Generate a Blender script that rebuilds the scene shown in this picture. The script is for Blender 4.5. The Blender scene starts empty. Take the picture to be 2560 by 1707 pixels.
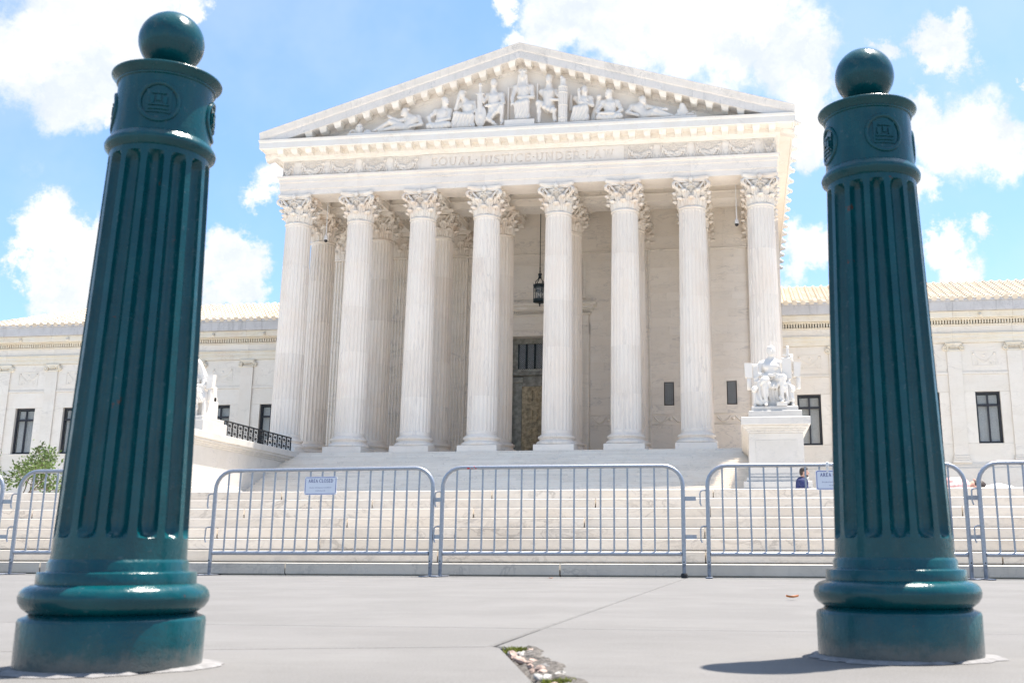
import bpy, math, random
import numpy as np
from mathutils import Vector, Matrix
random.seed(7); rng = np.random.default_rng(7)
SC = bpy.context.scene; COL = SC.collection
PI = math.pi
# ------------------------------------------------------------------ camera
cam = bpy.data.cameras.new('camera'); camo = bpy.data.objects.new('camera', cam); COL.objects.link(camo)
FW = Vector((-.13898, .96181, .23581)); RT = Vector((.98981, .14235, .00273)); UP = Vector((.03094, -.23379, .97180))
M = Matrix.Identity(4)
for i in range(3):
    M[i][0] = RT[i]; M[i][1] = UP[i]; M[i][2] = -FW[i]
M.translation = Vector((14.043, 0, .196)); camo.matrix_world = M
cam.sensor_width = 36; cam.lens = 2721.07/2560*36
cam.shift_x = -(1463.78-1280)/2560; cam.shift_y = -(853.5-730.72)/2560
cam.clip_start = .05; cam.clip_end = 5000
cam.dof.use_dof = True; cam.dof.focus_distance = 22; cam.dof.aperture_fstop = 11
SC.camera = camo
# ------------------------------------------------------------------ light
SUN = Vector((.24, .235, 1)).normalized()
EXPOSURE = 1.46; SKY_STRENGTH = .105; SUN_STRENGTH = 4.2
sl = bpy.data.lights.new('sun', 'SUN'); sl.energy = SUN_STRENGTH; sl.angle = math.radians(.53); sl.color = (1, .925, .83)
so = bpy.data.objects.new('sun', sl); COL.objects.link(so); so.rotation_euler = SUN.to_track_quat('Z', 'Y').to_euler(); so.location = (30, 40, 90)
SC.cycles.diffuse_bounces = 10; SC.cycles.max_bounces = 16; SC.cycles.glossy_bounces = 6
SC.view_settings.view_transform = 'Standard'; SC.view_settings.look = 'None'; SC.view_settings.gamma = 1
SC.view_settings.use_curve_mapping = False; SC.view_settings.exposure = EXPOSURE
# ------------------------------------------------------------------ node helper
class NT:
    def __init__(s, tree): s.t = tree; s.n = tree.nodes; s.l = tree.links
    def node(s, kind, **k):
        n = s.n.new(kind)
        for a, b in k.items(): setattr(n, a, b)
        return n
    def put(s, sock, v):
        if isinstance(v, bpy.types.NodeSocket): s.l.new(v, sock)
        else: sock.default_value = v
    def math(s, op, a, b=0., c=None, clamp=False):
        n = s.node('ShaderNodeMath', operation=op, use_clamp=clamp); s.put(n.inputs[0], a); s.put(n.inputs[1], b)
        if c is not None: s.put(n.inputs[2], c)
        return n.outputs[0]
    def vmath(s, op, a, b=(0, 0, 0), out=0):
        n = s.node('ShaderNodeVectorMath', operation=op); s.put(n.inputs[0], a)
        if op == 'SCALE': s.put(n.inputs['Scale'], b)
        else: s.put(n.inputs[1], b)
        return n.outputs[out]
    def noise(s, vec, scale, detail=4, rough=.55, dist=0., col=False):
        n = s.node('ShaderNodeTexNoise'); s.put(n.inputs['Vector'], vec); n.inputs['Scale'].default_value = scale
        n.inputs['Detail'].default_value = detail; n.inputs['Roughness'].default_value = rough; n.inputs['Distortion'].default_value = dist
        return n.outputs['Color' if col else 'Fac']
    def ramp(s, v, a, b, lo=0., hi=1.):
        n = s.node('ShaderNodeMapRange', interpolation_type='SMOOTHSTEP'); s.put(n.inputs[0], v)
        for i, x in enumerate((a, b, lo, hi)): n.inputs[1+i].default_value = x
        return n.outputs[0]
    def mix(s, f, a, b, blend='MIX'):
        n = s.node('ShaderNodeMix', data_type='RGBA', blend_type=blend)
        s.put(n.inputs[0], f)
        for k, v in ((6, a), (7, b)):
            if not isinstance(v, bpy.types.NodeSocket) and len(v) == 3: v = (*v, 1)
            s.put(n.inputs[k], v)
        return n.outputs[2]
# ------------------------------------------------------------------ sky
w = bpy.data.worlds.new('World'); SC.world = w; w.use_nodes = True; w.node_tree.nodes.clear()
T = NT(w.node_tree)
sky = T.node('ShaderNodeTexSky', sky_type='NISHITA', sun_disc=False)
sky.sun_elevation = math.asin(SUN.z); sky.sun_rotation = math.atan2(SUN.x, SUN.y)
sky.air_density = 1.0; sky.dust_density = 1.2; sky.ozone_density = 1.3
tc = T.node('ShaderNodeTexCoord'); dirv = T.vmath('NORMALIZE', tc.outputs['Generated'])
n1 = T.vmath('SCALE', T.vmath('SUBTRACT', T.noise(dirv, 9, 3, .5, col=True), (.5, .5, .5)), .075)
n2 = T.vmath('SCALE', T.vmath('SUBTRACT', T.noise(dirv, 34, 7, .68, col=True), (.5, .5, .5)), .06)
dw = T.vmath('ADD', T.vmath('ADD', dirv, n1), n2)
CLOUDS = [(-.559,.729,.395,.057),(-.523,.748,.409,.057),(-.491,.761,.425,.046),(-.539,.756,.372,.042),(-.452,.771,.448,.023),(-.522,.775,.356,.019),
 (-.54,.803,.252,.028),(-.557,.801,.218,.03),(-.53,.818,.225,.038),(-.583,.779,.232,.021),(-.441,.863,.246,.027),(-.429,.876,.221,.023),(-.415,.856,.31,.019),
 (-.397,.858,.326,.027),(-.455,.865,.211,.023),(-.145,.876,.46,.042),(-.095,.883,.46,.057),(-.045,.889,.455,.061),(.009,.89,.456,.061),(.046,.902,.43,.046),
 (.064,.917,.394,.03),(-.184,.878,.442,.019),(-.193,.858,.475,.019),(.056,.932,.359,.027),(.065,.962,.266,.03),(.052,.97,.236,.023),(.188,.919,.347,.042),
 (.215,.917,.337,.034),(.163,.917,.364,.027),(.181,.888,.423,.023),(.184,.894,.409,.023),(.138,.898,.418,.019),(.214,.94,.266,.015),(.179,.948,.262,.019),
 (.186,.954,.236,.023),(.24,.891,.384,.009),(.163,.935,.314,.023),(.075,.925,.372,.03),(.10,.925,.365,.02),
 (-0.564,0.788,0.248,0.027),(-0.547,0.793,0.268,0.023),(-0.561,0.803,0.201,0.030),(-0.542,0.817,0.196,0.027),(-0.440,0.858,0.264,0.021),(-0.434,0.870,0.235,0.028),(-0.459,0.865,0.204,0.027),(-0.586,0.779,0.225,0.019),(-0.523,0.814,0.254,0.023)]
acc = None
for cx, cy, cz, r in CLOUDS:
    d = T.vmath('DISTANCE', dw, (cx, cy, cz), out=1)
    m = T.ramp(d, 0, r*1.5, 1, 0)
    acc = m if acc is None else T.math('MAXIMUM', acc, m)
dens = T.math('ADD', acc, T.math('MULTIPLY', T.math('SUBTRACT', T.noise(dirv, 22, 6, .62), .5), 1.0))
mask = T.ramp(dens, .16, .66)
# the rest of the sky dome carries the same broken cumulus
away = T.ramp(T.vmath('DOT_PRODUCT', dirv, (-.165, .93, .33), out=1), .80, .70)
flat = T.vmath('MULTIPLY', dw, (1, 1, 1.6))
rest = T.math('MULTIPLY', T.ramp(T.noise(flat, 3.2, 7, .58), .50, .62), away)
mask = T.math('MAXIMUM', mask, rest)
thin = T.ramp(T.noise(dirv, 5, 5, .6), .36, .72, 0, .22)
shade = T.ramp(T.noise(dw, 14, 4, .6), .30, .62)
ccol = T.mix(shade, (2.95, 3.2, 3.5), (3.9, 3.95, 4.05))
skyc = T.mix(1., sky.outputs[0], (.66, .79, .89), 'MULTIPLY')
skyc = T.mix(thin, skyc, (3.3, 3.55, 3.8))
fin = T.mix(mask, skyc, ccol)
bg = T.node('ShaderNodeBackground'); T.put(bg.inputs[0], fin); bg.inputs[1].default_value = SKY_STRENGTH
wo = T.node('ShaderNodeOutputWorld'); T.l.new(bg.outputs[0], wo.inputs[0])
# ------------------------------------------------------------------ materials
def newmat(name, rough=.5, metal=0., spec=.5):
    m = bpy.data.materials.new(name); m.use_nodes = True; t = NT(m.node_tree); t.n.clear()
    p = t.node('ShaderNodeBsdfPrincipled'); o = t.node('ShaderNodeOutputMaterial'); t.l.new(p.outputs[0], o.inputs[0])
    p.inputs['Roughness'].default_value = rough; p.inputs['Metallic'].default_value = metal; p.inputs['Specular IOR Level'].default_value = spec
    return m, t, p
def plain(name, c, rough=.5, metal=0., var=.12, scale=8., bump=0., spec=.5):
    m, t, p = newmat(name, rough, metal, spec)
    g = t.node('ShaderNodeNewGeometry'); n = t.noise(g.outputs['Position'], scale, 4)
    f = t.ramp(n, .3, .7)
    t.put(p.inputs['Base Color'], t.mix(f, [x*(1-var) for x in c], [min(1, x*(1+var)) for x in c]))
    if bump:
        b = t.node('ShaderNodeBump'); b.inputs['Strength'].default_value = bump; b.inputs['Distance'].default_value = .02
        t.put(b.inputs['Height'], n); t.l.new(b.outputs[0], p.inputs['Normal'])
    return m
def marble(name, c1, c2, cv, vein=.6, vscale=.8, stretch=(1, 1, 1), tint=.05, warm=0., rough=.45, dirt=0., rot=(0, .6, .3), stain=None):
    m, t, p = newmat(name, rough)
    g = t.node('ShaderNodeNewGeometry'); oi = t.node('ShaderNodeObjectInfo')
    mp = t.node('ShaderNodeMapping'); t.l.new(g.outputs['Position'], mp.inputs[0]); mp.inputs['Scale'].default_value = stretch; mp.inputs['Rotation'].default_value = rot
    off = t.math('MULTIPLY', oi.outputs['Random'], 37.)
    v = t.vmath('ADD', mp.outputs[0], t.node('ShaderNodeCombineXYZ').outputs[0])
    cmb = v.node.inputs[1].links[0].from_node; t.l.new(off, cmb.inputs[0]); t.l.new(off, cmb.inputs[2])
    base = t.mix(t.ramp(t.noise(v, .9*vscale, 5, .6), .3, .7), c1, c2)
    ridge = t.math('ABSOLUTE', t.math('SUBTRACT', t.noise(v, 1.3*vscale, 6, .62, .7), .5))
    ridge2 = t.math('ABSOLUTE', t.math('SUBTRACT', t.noise(v, 3.1*vscale, 5, .6, .5), .5))
    k = t.math('MULTIPLY', t.ramp(ridge, .0, .035, 1, 0), t.ramp(t.noise(v, .7*vscale, 3), .42, .68))
    k2 = t.math('MULTIPLY', t.ramp(ridge2, .0, .03, .6, 0), t.ramp(t.noise(v, 1.1*vscale, 2), .45, .7))
    soft = t.ramp(t.noise(v, 2.2*vscale, 4, .7, 2.), .52, .8, 0, .5)
    vm = t.math('MULTIPLY', t.math('MAXIMUM', t.math('MAXIMUM', k, k2), soft), vein)
    colr = t.mix(vm, base, cv)
    if warm:
        colr = t.mix(t.math('MULTIPLY', t.ramp(t.noise(g.outputs['Position'], .55, 3), .45, .72), warm), colr, (.68, .50, .36))
    if dirt:
        z = t.vmath('MULTIPLY', g.outputs['Position'], (1.6, 1.6, .25))
        colr = t.mix(t.math('MULTIPLY', t.ramp(t.noise(z, 1.5, 6, .7), .5, .78), dirt), colr, stain or (.33, .32, .30))
    val = t.math('ADD', t.math('MULTIPLY', oi.outputs['Random'], 2*tint), 1-tint)
    colr = t.mix(1., colr, t.vmath('SCALE', (1, 1, 1), val), 'MULTIPLY')
    t.put(p.inputs['Base Color'], colr)
    b = t.node('ShaderNodeBump'); b.inputs['Strength'].default_value = .25; b.inputs['Distance'].default_value = .01
    t.put(b.inputs['Height'], t.noise(g.outputs['Position'], 9, 5, .65)); t.l.new(b.outputs[0], p.inputs['Normal'])
    return m
W1, W2, VG = (.82, .765, .695), (.78, .715, .64), (.36, .36, .37)
M_marble = marble('marble', W1, W2, VG, .30, .8, (.8, .8, 1.6), dirt=.10)
M_column = marble('column_marble', (.82, .76, .685), (.79, .715, .63), (.45, .42, .40), .40, .7, (1.6, 1.6, .22), tint=.045, warm=.12, rot=(0, .08, 0))
M_wall = marble('wall_marble', (.85, .81, .75), (.82, .77, .70), (.42, .42, .42), .5, .55, (.7, .7, 1.7), tint=.03, rot=(0, .5, 0))
M_cap = marble('capital_marble', (.79, .75, .69), (.75, .695, .62), (.60, .47, .36), .35, 1.5, warm=.35, tint=.02)
M_step = marble('step_marble', (.85, .78, .685), (.82, .735, .63), (.46, .42, .38), .45, 1.3, (1, 1, 2.2), tint=.06)
M_pstep = marble('plaza_step_marble', (.68, .63, .56), (.64, .575, .49), (.30, .27, .24), .6, 1.6, (1, 1, 2.0), tint=.09, dirt=.22)
M_plaza = marble('plaza_marble', (.63, .60, .56), (.59, .56, .515), (.45, .43, .42), .3, 1.0)
M_curb = marble('curb_marble', (.55, .52, .47), (.49, .46, .41), (.25, .25, .25), .6, 1.8, tint=.05, dirt=.5)
M_rake = marble('weathered_marble', (.78, .735, .68), (.73, .685, .63), (.36, .36, .36), .5, .9, tint=.03, dirt=.40, stain=(.38, .38, .37))
M_warm = marble('cornice_marble', (.82, .79, .735), (.79, .75, .68), (.48, .42, .34), .3, 1.1, tint=.04, warm=.10)
M_statue = marble('statue_marble', (.70, .67, .625), (.66, .63, .585), (.46, .46, .47), .30, 1.0, tint=.01)
M_relief = marble('relief_marble', (.86, .805, .73), (.83, .77, .695), (.55, .55, .55), .25, 1.0, tint=.02, dirt=.08)
M_ped = marble('pedestal_marble', (.60, .575, .54), (.56, .535, .495), (.36, .36, .37), .55, 1.1, (1, 1, 1.4), tint=.03, dirt=.12)
M_grey = marble('stained_stone', (.56, .55, .545), (.50, .49, .485), (.28, .28, .28), .5, 1.2, dirt=.5, stain=(.16, .16, .16), tint=.02)
M_tile = marble('roof_tile', (.58, .50, .39), (.65, .58, .48), (.40, .31, .20), .4, 1.5, tint=.12, warm=.12)
M_tilepan = plain('roof_pan_tile', (.40, .32, .23), .7, var=.25, scale=3)
def mat_concrete():
    m, t, p = newmat('concrete', .85)
    g = t.node('ShaderNodeNewGeometry'); P = g.outputs['Position']; oi = t.node('ShaderNodeObjectInfo')
    c = t.mix(t.ramp(t.noise(P, 1.6, 6, .65), .35, .7), (.112, .1075, .102), (.152, .147, .141))
    c = t.mix(t.math('MULTIPLY', t.ramp(t.noise(P, 230, 4, .8), .38, .66), .7), c, (.20, .196, .192))
    st = t.vmath('MULTIPLY', P, (1.3, 14, 1))
    c = t.mix(t.ramp(t.noise(st, 2.2, 5, .6), .52, .74, 0, .38), c, (.10, .095, .092))
    vo = t.node('ShaderNodeTexVoronoi'); t.put(vo.inputs['Vector'], P); vo.inputs['Scale'].default_value = 6.5
    spot = t.math('MULTIPLY', t.ramp(vo.outputs['Distance'], .02, .045, 1, 0), t.ramp(t.noise(P, 3.1, 2), .42, .56))
    c = t.mix(t.math('MULTIPLY', spot, .55), c, (.12, .11, .11))
    val = t.math('ADD', t.math('MULTIPLY', oi.outputs['Random'], .05), .975)
    t.put(p.inputs['Base Color'], t.mix(1., c, t.vmath('SCALE', (1, 1, 1), val), 'MULTIPLY'))
    b = t.node('ShaderNodeBump'); b.inputs['Strength'].default_value = .5; b.inputs['Distance'].default_value = .004
    t.put(b.inputs['Height'], t.noise(P, 180, 5, .7)); t.l.new(b.outputs[0], p.inputs['Normal'])
    return m
M_conc = mat_concrete()
def mat_paint():
    m, t, p = newmat('green_paint', .2, 0, .36); p.inputs['Coat Weight'].default_value = .10; p.inputs['Coat Roughness'].default_value = .12
    g = t.node('ShaderNodeNewGeometry'); P = g.outputs['Position']
    c = t.mix(t.ramp(t.noise(P, 14, 5, .65), .35, .7), (.0003, .052, .064), (.001, .068, .080))
    chip = t.math('MULTIPLY', t.ramp(t.noise(P, 70, 5, .75), .60, .67), t.ramp(t.noise(P, 7, 3), .42, .58))
    c = t.mix(t.math('MULTIPLY', chip, .55), c, (.08, .12, .13))
    rust = t.math('MULTIPLY', t.ramp(t.noise(P, 23, 4, .7), .68, .73), .8)
    c = t.mix(rust, c, (.10, .035, .018))
    sx_ = t.node('ShaderNodeSeparateXYZ'); t.l.new(P, sx_.inputs[0])
    dust = t.ramp(t.math('SUBTRACT', sx_.outputs[2], t.math('MULTIPLY', t.noise(P, 26, 4, .7), .075)), -.03, .012, .75, 0)
    c = t.mix(dust, c, (.13, .125, .115))
    t.put(p.inputs['Base Color'], c)
    t.put(p.inputs['Roughness'], t.ramp(t.noise(P, 30, 4), .3, .75, .13, .34))
    b = t.node('ShaderNodeBump'); b.inputs['Strength'].default_value = .35; b.inputs['Distance'].default_value = .0025
    drip = t.noise(t.vmath('MULTIPLY', P, (60, 60, 9)), 1., 3, .6)
    t.put(b.inputs['Height'], t.math('ADD', t.math('ADD', t.noise(P, 70, 4, .6), t.math('MULTIPLY', t.noise(P, 260, 2), .35)), t.math('MULTIPLY', drip, .9))); t.l.new(b.outputs[0], p.inputs['Normal'])
    return m
M_paint = mat_paint()
M_steel = plain('galvanised_steel', (.37, .395, .44), .42, .7, .10, 60, .1)
M_steel2 = plain('weathered_steel_leg', (.22, .24, .28), .5, .7, .25, 40, .15)
M_rubber = plain('black_rubber', (.02, .02, .022), .7)
M_sign = plain('sign_white', (.74, .77, .84), .35, 0, .02)
M_blue = plain('sign_blue', (.02, .05, .36), .4, 0, .02)
M_ink = plain('sign_ink', (.05, .06, .22), .5, 0, .02)
M_iron = plain('dark_iron', (.025, .024, .024), .45, .4, .3, 12)
M_lamp = plain('lantern_bronze', (.022, .035, .042), .4, .6, .3, 12)
M_bronze = plain('door_bronze', (.40, .34, .23), .5, .1, .35, 4, .2)
M_bronzed = plain('dark_bronze', (.27, .275, .25), .5, .15, .3, 3)
M_frame = plain('window_frame', (.022, .024, .032), .5, .1)
M_blind = plain('window_blind', (.78, .79, .76), .7, 0, .05)
M_dark = plain('dark_interior', (.02, .022, .024), .9)
M_pane = plain('grille_glass', (.62, .68, .74), .3)
M_white = plain('white_plastic', (.78, .78, .78), .35, 0, .02)
M_black = plain('black_plastic', (.015, .015, .02), .2)
M_red = plain('red_tape', (.62, .03, .03), .5)
M_dirt = plain('joint_dirt', (.10, .09, .08), .95, 0, .4, 60, .4)
M_skin = plain('skin', (.52, .30, .22), .55, 0, .06, 30)
M_hair = plain('hair', (.035, .022, .016), .6, 0, .3, 80)
M_navy = plain('navy_cloth', (.016, .026, .10), .85, 0, .2, 12)
M_trouser = plain('grey_cloth', (.10, .10, .11), .85, 0, .2, 12)
M_pink = plain('pink_cloth', (.72, .42, .40), .85, 0, .35, 22)
M_cream = plain('white_cloth', (.78, .76, .73), .85, 0, .05, 10)
M_leaf = plain('leaf_green', (.095, .15, .028), .55, 0, .55, 3)
M_twig = plain('twig_bark', (.17, .13, .10), .8, 0, .2, 20)
M_grass = plain('grass_blade', (.21, .23, .035), .6, 0, .5, 60)
M_orange = plain('dry_leaf', (.58, .20, .06), .6, 0, .3, 60)
M_soil = plain('asphalt_ground', (.12, .12, .115), .9, 0, .2, 2)
def mat_pebble(name, c): return plain(name, c, .75, 0, .3, 50, .2)
M_peb = [mat_pebble('pebble_pink', (.34, .25, .21)), mat_pebble('pebble_white', (.36, .345, .33)), mat_pebble('pebble_grey', (.15, .145, .14))]
def mat_glass():
    m, t, p = newmat('window_glass', .04); p.inputs['Base Color'].default_value = (.10, .12, .13, 1); p.inputs['Alpha'].default_value = .10
    return m
M_glass = mat_glass()
def mat_lglass():
    m, t, p = newmat('lantern_glass', .03); p.inputs['Base Color'].default_value = (.55, .6, .62, 1); p.inputs['Alpha'].default_value = .28
    return m
M_lglass = mat_lglass()
# ------------------------------------------------------------------ mesh helper
WL = {}
class MB:
    def __init__(s): s.v = []; s.f = []
    def add(s, V, F):
        o = len(s.v); s.v += [tuple(map(float, a)) for a in V]; s.f += [tuple(i+o for i in f) for f in F]; return s
    def box(s, x0, x1, y0, y1, z0, z1, c=0.):
        if c <= 0:
            return s.add([(x, y, z) for x in (x0, x1) for y in (y0, y1) for z in (z0, z1)],
                         [(0, 1, 3, 2), (4, 6, 7, 5), (0, 4, 5, 1), (2, 3, 7, 6), (0, 2, 6, 4), (1, 5, 7, 3)])
        V = []; ix = {}
        for i, x in enumerate((x0, x1)):
            for j, y in enumerate((y0, y1)):
                for k, z in enumerate((z0, z1)):
                    sx, sy, sz = (1-2*i)*c, (1-2*j)*c, (1-2*k)*c
                    for a, p in enumerate(((x, y+sy, z+sz), (x+sx, y, z+sz), (x+sx, y+sy, z))):
                        ix[i, j, k, a] = len(V); V.append(p)
        F = []
        for i in (0, 1):
            q = [ix[i, 0, 0, 0], ix[i, 0, 1, 0], ix[i, 1, 1, 0], ix[i, 1, 0, 0]]; F.append(q if i == 0 else q[::-1])
            q = [ix[0, i, 0, 1], ix[1, i, 0, 1], ix[1, i, 1, 1], ix[0, i, 1, 1]]; F.append(q if i == 0 else q[::-1])
            q = [ix[0, 0, i, 2], ix[0, 1, i, 2], ix[1, 1, i, 2], ix[1, 0, i, 2]]; F.append(q if i == 0 else q[::-1])
        for i in (0, 1):
            for j in (0, 1):
                fl = (i == j)
                q = [ix[i, j, 0, 0], ix[i, j, 0, 1], ix[i, j, 1, 1], ix[i, j, 1, 0]]; F.append(q if fl else q[::-1])
                q = [ix[i, 0, j, 0], ix[i, 1, j, 0], ix[i, 1, j, 2], ix[i, 0, j, 2]]; F.append(q if fl else q[::-1])
                q = [ix[0, i, j, 1], ix[0, i, j, 2], ix[1, i, j, 2], ix[1, i, j, 1]]; F.append(q if fl else q[::-1])
                for k in (0, 1):
                    q = [ix[i, j, k, a] for a in range(3)]; F.append(q if (i+j+k) % 2 else q[::-1])
        return s.add(V, F)
    def prism(s, poly, fn, a, b):          # poly 2D points, fn(u, v, w) -> 3D
        n = len(poly); V = [fn(u, v, a) for u, v in poly]+[fn(u, v, b) for u, v in poly]
        F = [tuple(range(n))[::-1], tuple(range(n, 2*n))]+[(i, (i+1) % n, n+(i+1) % n, n+i) for i in range(n)]
        return s.add(V, F)
    def loft(s, rings, closed=True, caps=True):
        n = len(rings[0]); V = [p for r in rings for p in r]; F = []
        for i in range(len(rings)-1):
            for j in range(n if closed else n-1):
                a, b = i*n+j, i*n+(j+1) % n; F.append((a, b, b+n, a+n))
        if caps and closed: F += [tuple(range(n))[::-1], tuple(range((len(rings)-1)*n, len(rings)*n))]
        return s.add(V, F)
    def lathe(s, prof, n=32, c=(0, 0, 0)):
        return s.loft([[(c[0]+r*math.cos(2*PI*j/n), c[1]+r*math.sin(2*PI*j/n), c[2]+z) for j in range(n)] for r, z in prof])
    def tube(s, pts, r, n=8, r2=None):
        pts = [Vector(p) for p in pts]; rings = []; up = None
        for i, p in enumerate(pts):
            d = (pts[min(i+1, len(pts)-1)]-pts[max(i-1, 0)])
            d = d.normalized() if d.length > 1e-9 else Vector((0, 0, 1))
            if up is None: up = Vector((0, 1, 0)) if abs(d.y) < .9 else Vector((1, 0, 0))
            a = (up-d*up.dot(d)).normalized(); b = d.cross(a); up = a
            rr = r if r2 is None else r+(r2-r)*i/(len(pts)-1)
            rings.append([p+(a*math.cos(2*PI*k/n)+b*math.sin(2*PI*k/n))*rr for k in range(n)])
        return s.loft(rings)
    def ball(s, c, r, n=8, m=6, sc=(1, 1, 1)):
        prof = [(math.sin(PI*i/m), -math.cos(PI*i/m)) for i in range(m+1)]
        prof[0] = (.02, -1); prof[-1] = (.02, 1)
        return s.loft([[(c[0]+r*sc[0]*q*math.cos(2*PI*j/n), c[1]+r*sc[1]*q*math.sin(2*PI*j/n), c[2]+r*sc[2]*z) for j in range(n)] for q, z in prof])
    def mesh(s, name, mat, smooth=None, center=True):
        V = np.array(s.v, dtype=float).reshape(-1, 3); c = (V.min(0)+V.max(0))/2 if center else np.zeros(3)
        me = bpy.data.meshes.new(name); me.from_pydata((V-c).tolist(), [], s.f)
        if smooth:
            me.polygons.foreach_set('use_smooth', [True]*len(me.polygons)); me.set_sharp_from_angle(angle=math.radians(smooth))
        me.materials.append(mat); me.update(); return me, Vector(c)
    def build(s, name, mat, parent=None, smooth=None):
        me, c = s.mesh(name, mat, smooth); return inst(me, name, c, parent)
def inst(me, name, loc, parent=None, rot=None, scale=None):   # loc is a world location; parents are never rotated while building
    o = bpy.data.objects.new(name, me); COL.objects.link(o); loc = Vector(loc); WL[o.name] = loc
    if parent is not None: o.parent = parent; o.location = loc-WL[parent.name]
    else: o.location = loc
    if rot: o.rotation_euler = rot
    if scale: o.scale = scale
    return o
def thing(name, label, cat, loc=(0, 0, 0), group=None):
    o = bpy.data.objects.new(name, None); COL.objects.link(o); o.location = loc; WL[o.name] = Vector(loc); o.empty_display_size = .2
    return tag(o, label, cat, group)
def tag(o, label=None, cat=None, group=None, kind=None):
    if label: o['label'] = label
    if cat: o['category'] = cat
    if group: o['group'] = group
    if kind: o['kind'] = kind
    return o
def sub(name, parent):                                        # an Empty part
    o = bpy.data.objects.new(name, None); COL.objects.link(o); o.parent = parent; WL[o.name] = WL[parent.name].copy(); return o
def copy_tree(o, parent=None, d=None):
    c = o.copy(); COL.objects.link(c)
    if parent is not None: c.parent = parent
    WL[c.name] = WL[o.name]
    for ch in list(o.children): copy_tree(ch, c)
    return c
# ------------------------------------------------------------------ signed-distance sculpting
def _rc(P, a, b, r1, r2):
    a, b = np.array(a), np.array(b); ab = b-a; L = max(ab@ab, 1e-9)
    h = np.clip(((P-a)@ab)/L, 0, 1); return np.linalg.norm(P-a-h[..., None]*ab, axis=-1)-(r1+(r2-r1)*h)
def _el(P, c, r):
    q = (P-np.array(c)); r = np.array(r); k0 = np.linalg.norm(q/r, axis=-1); k1 = np.linalg.norm(q/(r*r), axis=-1)+1e-9
    return k0*(k0-1)/k1
def _bx(P, c, h, r):
    q = np.abs(P-np.array(c))-(np.array(h)-r); return np.linalg.norm(np.maximum(q, 0), axis=-1)+np.minimum(q.max(-1), 0)-r
def sculpt(prims, vox, k=.06, disp=None):
    """prims: ('c',a,b,r1,r2[,k]) ('e',c,r[,k]) ('b',c,h,r[,k]); returns verts, quads of one continuous surface"""
    lo, hi = [], []
    for p in prims:
        if p[0] == 'c':
            A, B = np.array(p[1]), np.array(p[2]); R = max(p[3], p[4]); lo.append(np.minimum(A, B)-R); hi.append(np.maximum(A, B)+R)
        else: lo.append(np.array(p[1])-np.array(p[2])); hi.append(np.array(p[1])+np.array(p[2]))
    LO, HI = np.min(lo, 0)-4*vox, np.max(hi, 0)+4*vox
    n = np.ceil((HI-LO)/vox).astype(int)+1
    ax = [LO[i]+vox*np.arange(n[i]) for i in range(3)]
    D = np.full(n, 9., dtype=np.float32)
    for p, l, h in zip(prims, lo, hi):
        kk = p[5] if p[0] == 'c' and len(p) > 5 else (p[4] if p[0] == 'b' and len(p) > 4 else (p[3] if p[0] == 'e' and len(p) > 3 else k))
        i0 = np.maximum(((l-LO-kk-3*vox)/vox).astype(int), 0); i1 = np.minimum(((h-LO+kk+3*vox)/vox).astype(int)+2, n)
        sl_ = tuple(slice(a, b) for a, b in zip(i0, i1))
        P = np.stack(np.meshgrid(*[ax[i][i0[i]:i1[i]] for i in range(3)], indexing='ij'), -1)
        d = _rc(P, *p[1:5]) if p[0] == 'c' else (_el(P, *p[1:3]) if p[0] == 'e' else _bx(P, *p[1:4]))
        o = D[sl_]; hh = np.maximum(kk-np.abs(o-d), 0)/kk
        D[sl_] = np.minimum(o, d)-hh*hh*kk*.25
    if disp is not None:
        P = np.stack(np.meshgrid(*ax, indexing='ij'), -1); D = D+np.where(np.abs(D) < .2, disp(P), 0)
    return nets(D, LO, vox)
def nets(D, org, h):
    corners = [(i, j, k) for i in (0, 1) for j in (0, 1) for k in (0, 1)]
    sh = np.array(D.shape)-1; acc_ = np.zeros((*sh, 3)); cnt = np.zeros(sh)
    g = lambda c: D[c[0]:c[0]+sh[0], c[1]:c[1]+sh[1], c[2]:c[2]+sh[2]]
    for a in corners:
        for ax_ in range(3):
            if a[ax_]: continue
            b = list(a); b[ax_] = 1; va, vb = g(a), g(b); m = (va < 0) != (vb < 0)
            t = va[m]/(va[m]-vb[m]); p = np.tile(np.array(a, float), (len(t), 1)); p[:, ax_] += t; acc_[m] += p; cnt[m] += 1
    act = cnt > 0; idx = np.full(sh, -1); idx[act] = np.arange(act.sum())
    V = org+h*(np.argwhere(act)+acc_[act]/cnt[act][:, None]); F = []
    S = D < 0
    for ax_ in range(3):
        u, v = (ax_+1) % 3, (ax_+2) % 3
        s0 = [slice(0, None)]*3; s1 = [slice(0, None)]*3; s0[ax_] = slice(0, -1); s1[ax_] = slice(1, None)
        m = S[tuple(s0)] != S[tuple(s1)]; inside = S[tuple(s0)]
        I = np.argwhere(m); ok = (I[:, u] > 0) & (I[:, v] > 0) & (I[:, u] < sh[u]) & (I[:, v] < sh[v]); I = I[ok]
        eu = np.eye(3, dtype=int)[u]; ev = np.eye(3, dtype=int)[v]
        q = np.stack([idx[tuple((I-eu-ev).T)], idx[tuple((I-ev).T)], idx[tuple(I.T)], idx[tuple((I-eu).T)]], 1)
        fl = ~inside[tuple(I.T)]; q[fl] = q[fl][:, ::-1]; F += q.tolist()
    return V, F
def sdf_obj(name, prims, vox, mat, parent=None, k=.06, disp=None):
    V, F = sculpt(prims, vox, k, disp); m = MB(); m.v = V.tolist(); m.f = F
    return m.build(name, mat, parent, smooth=70)
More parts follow.
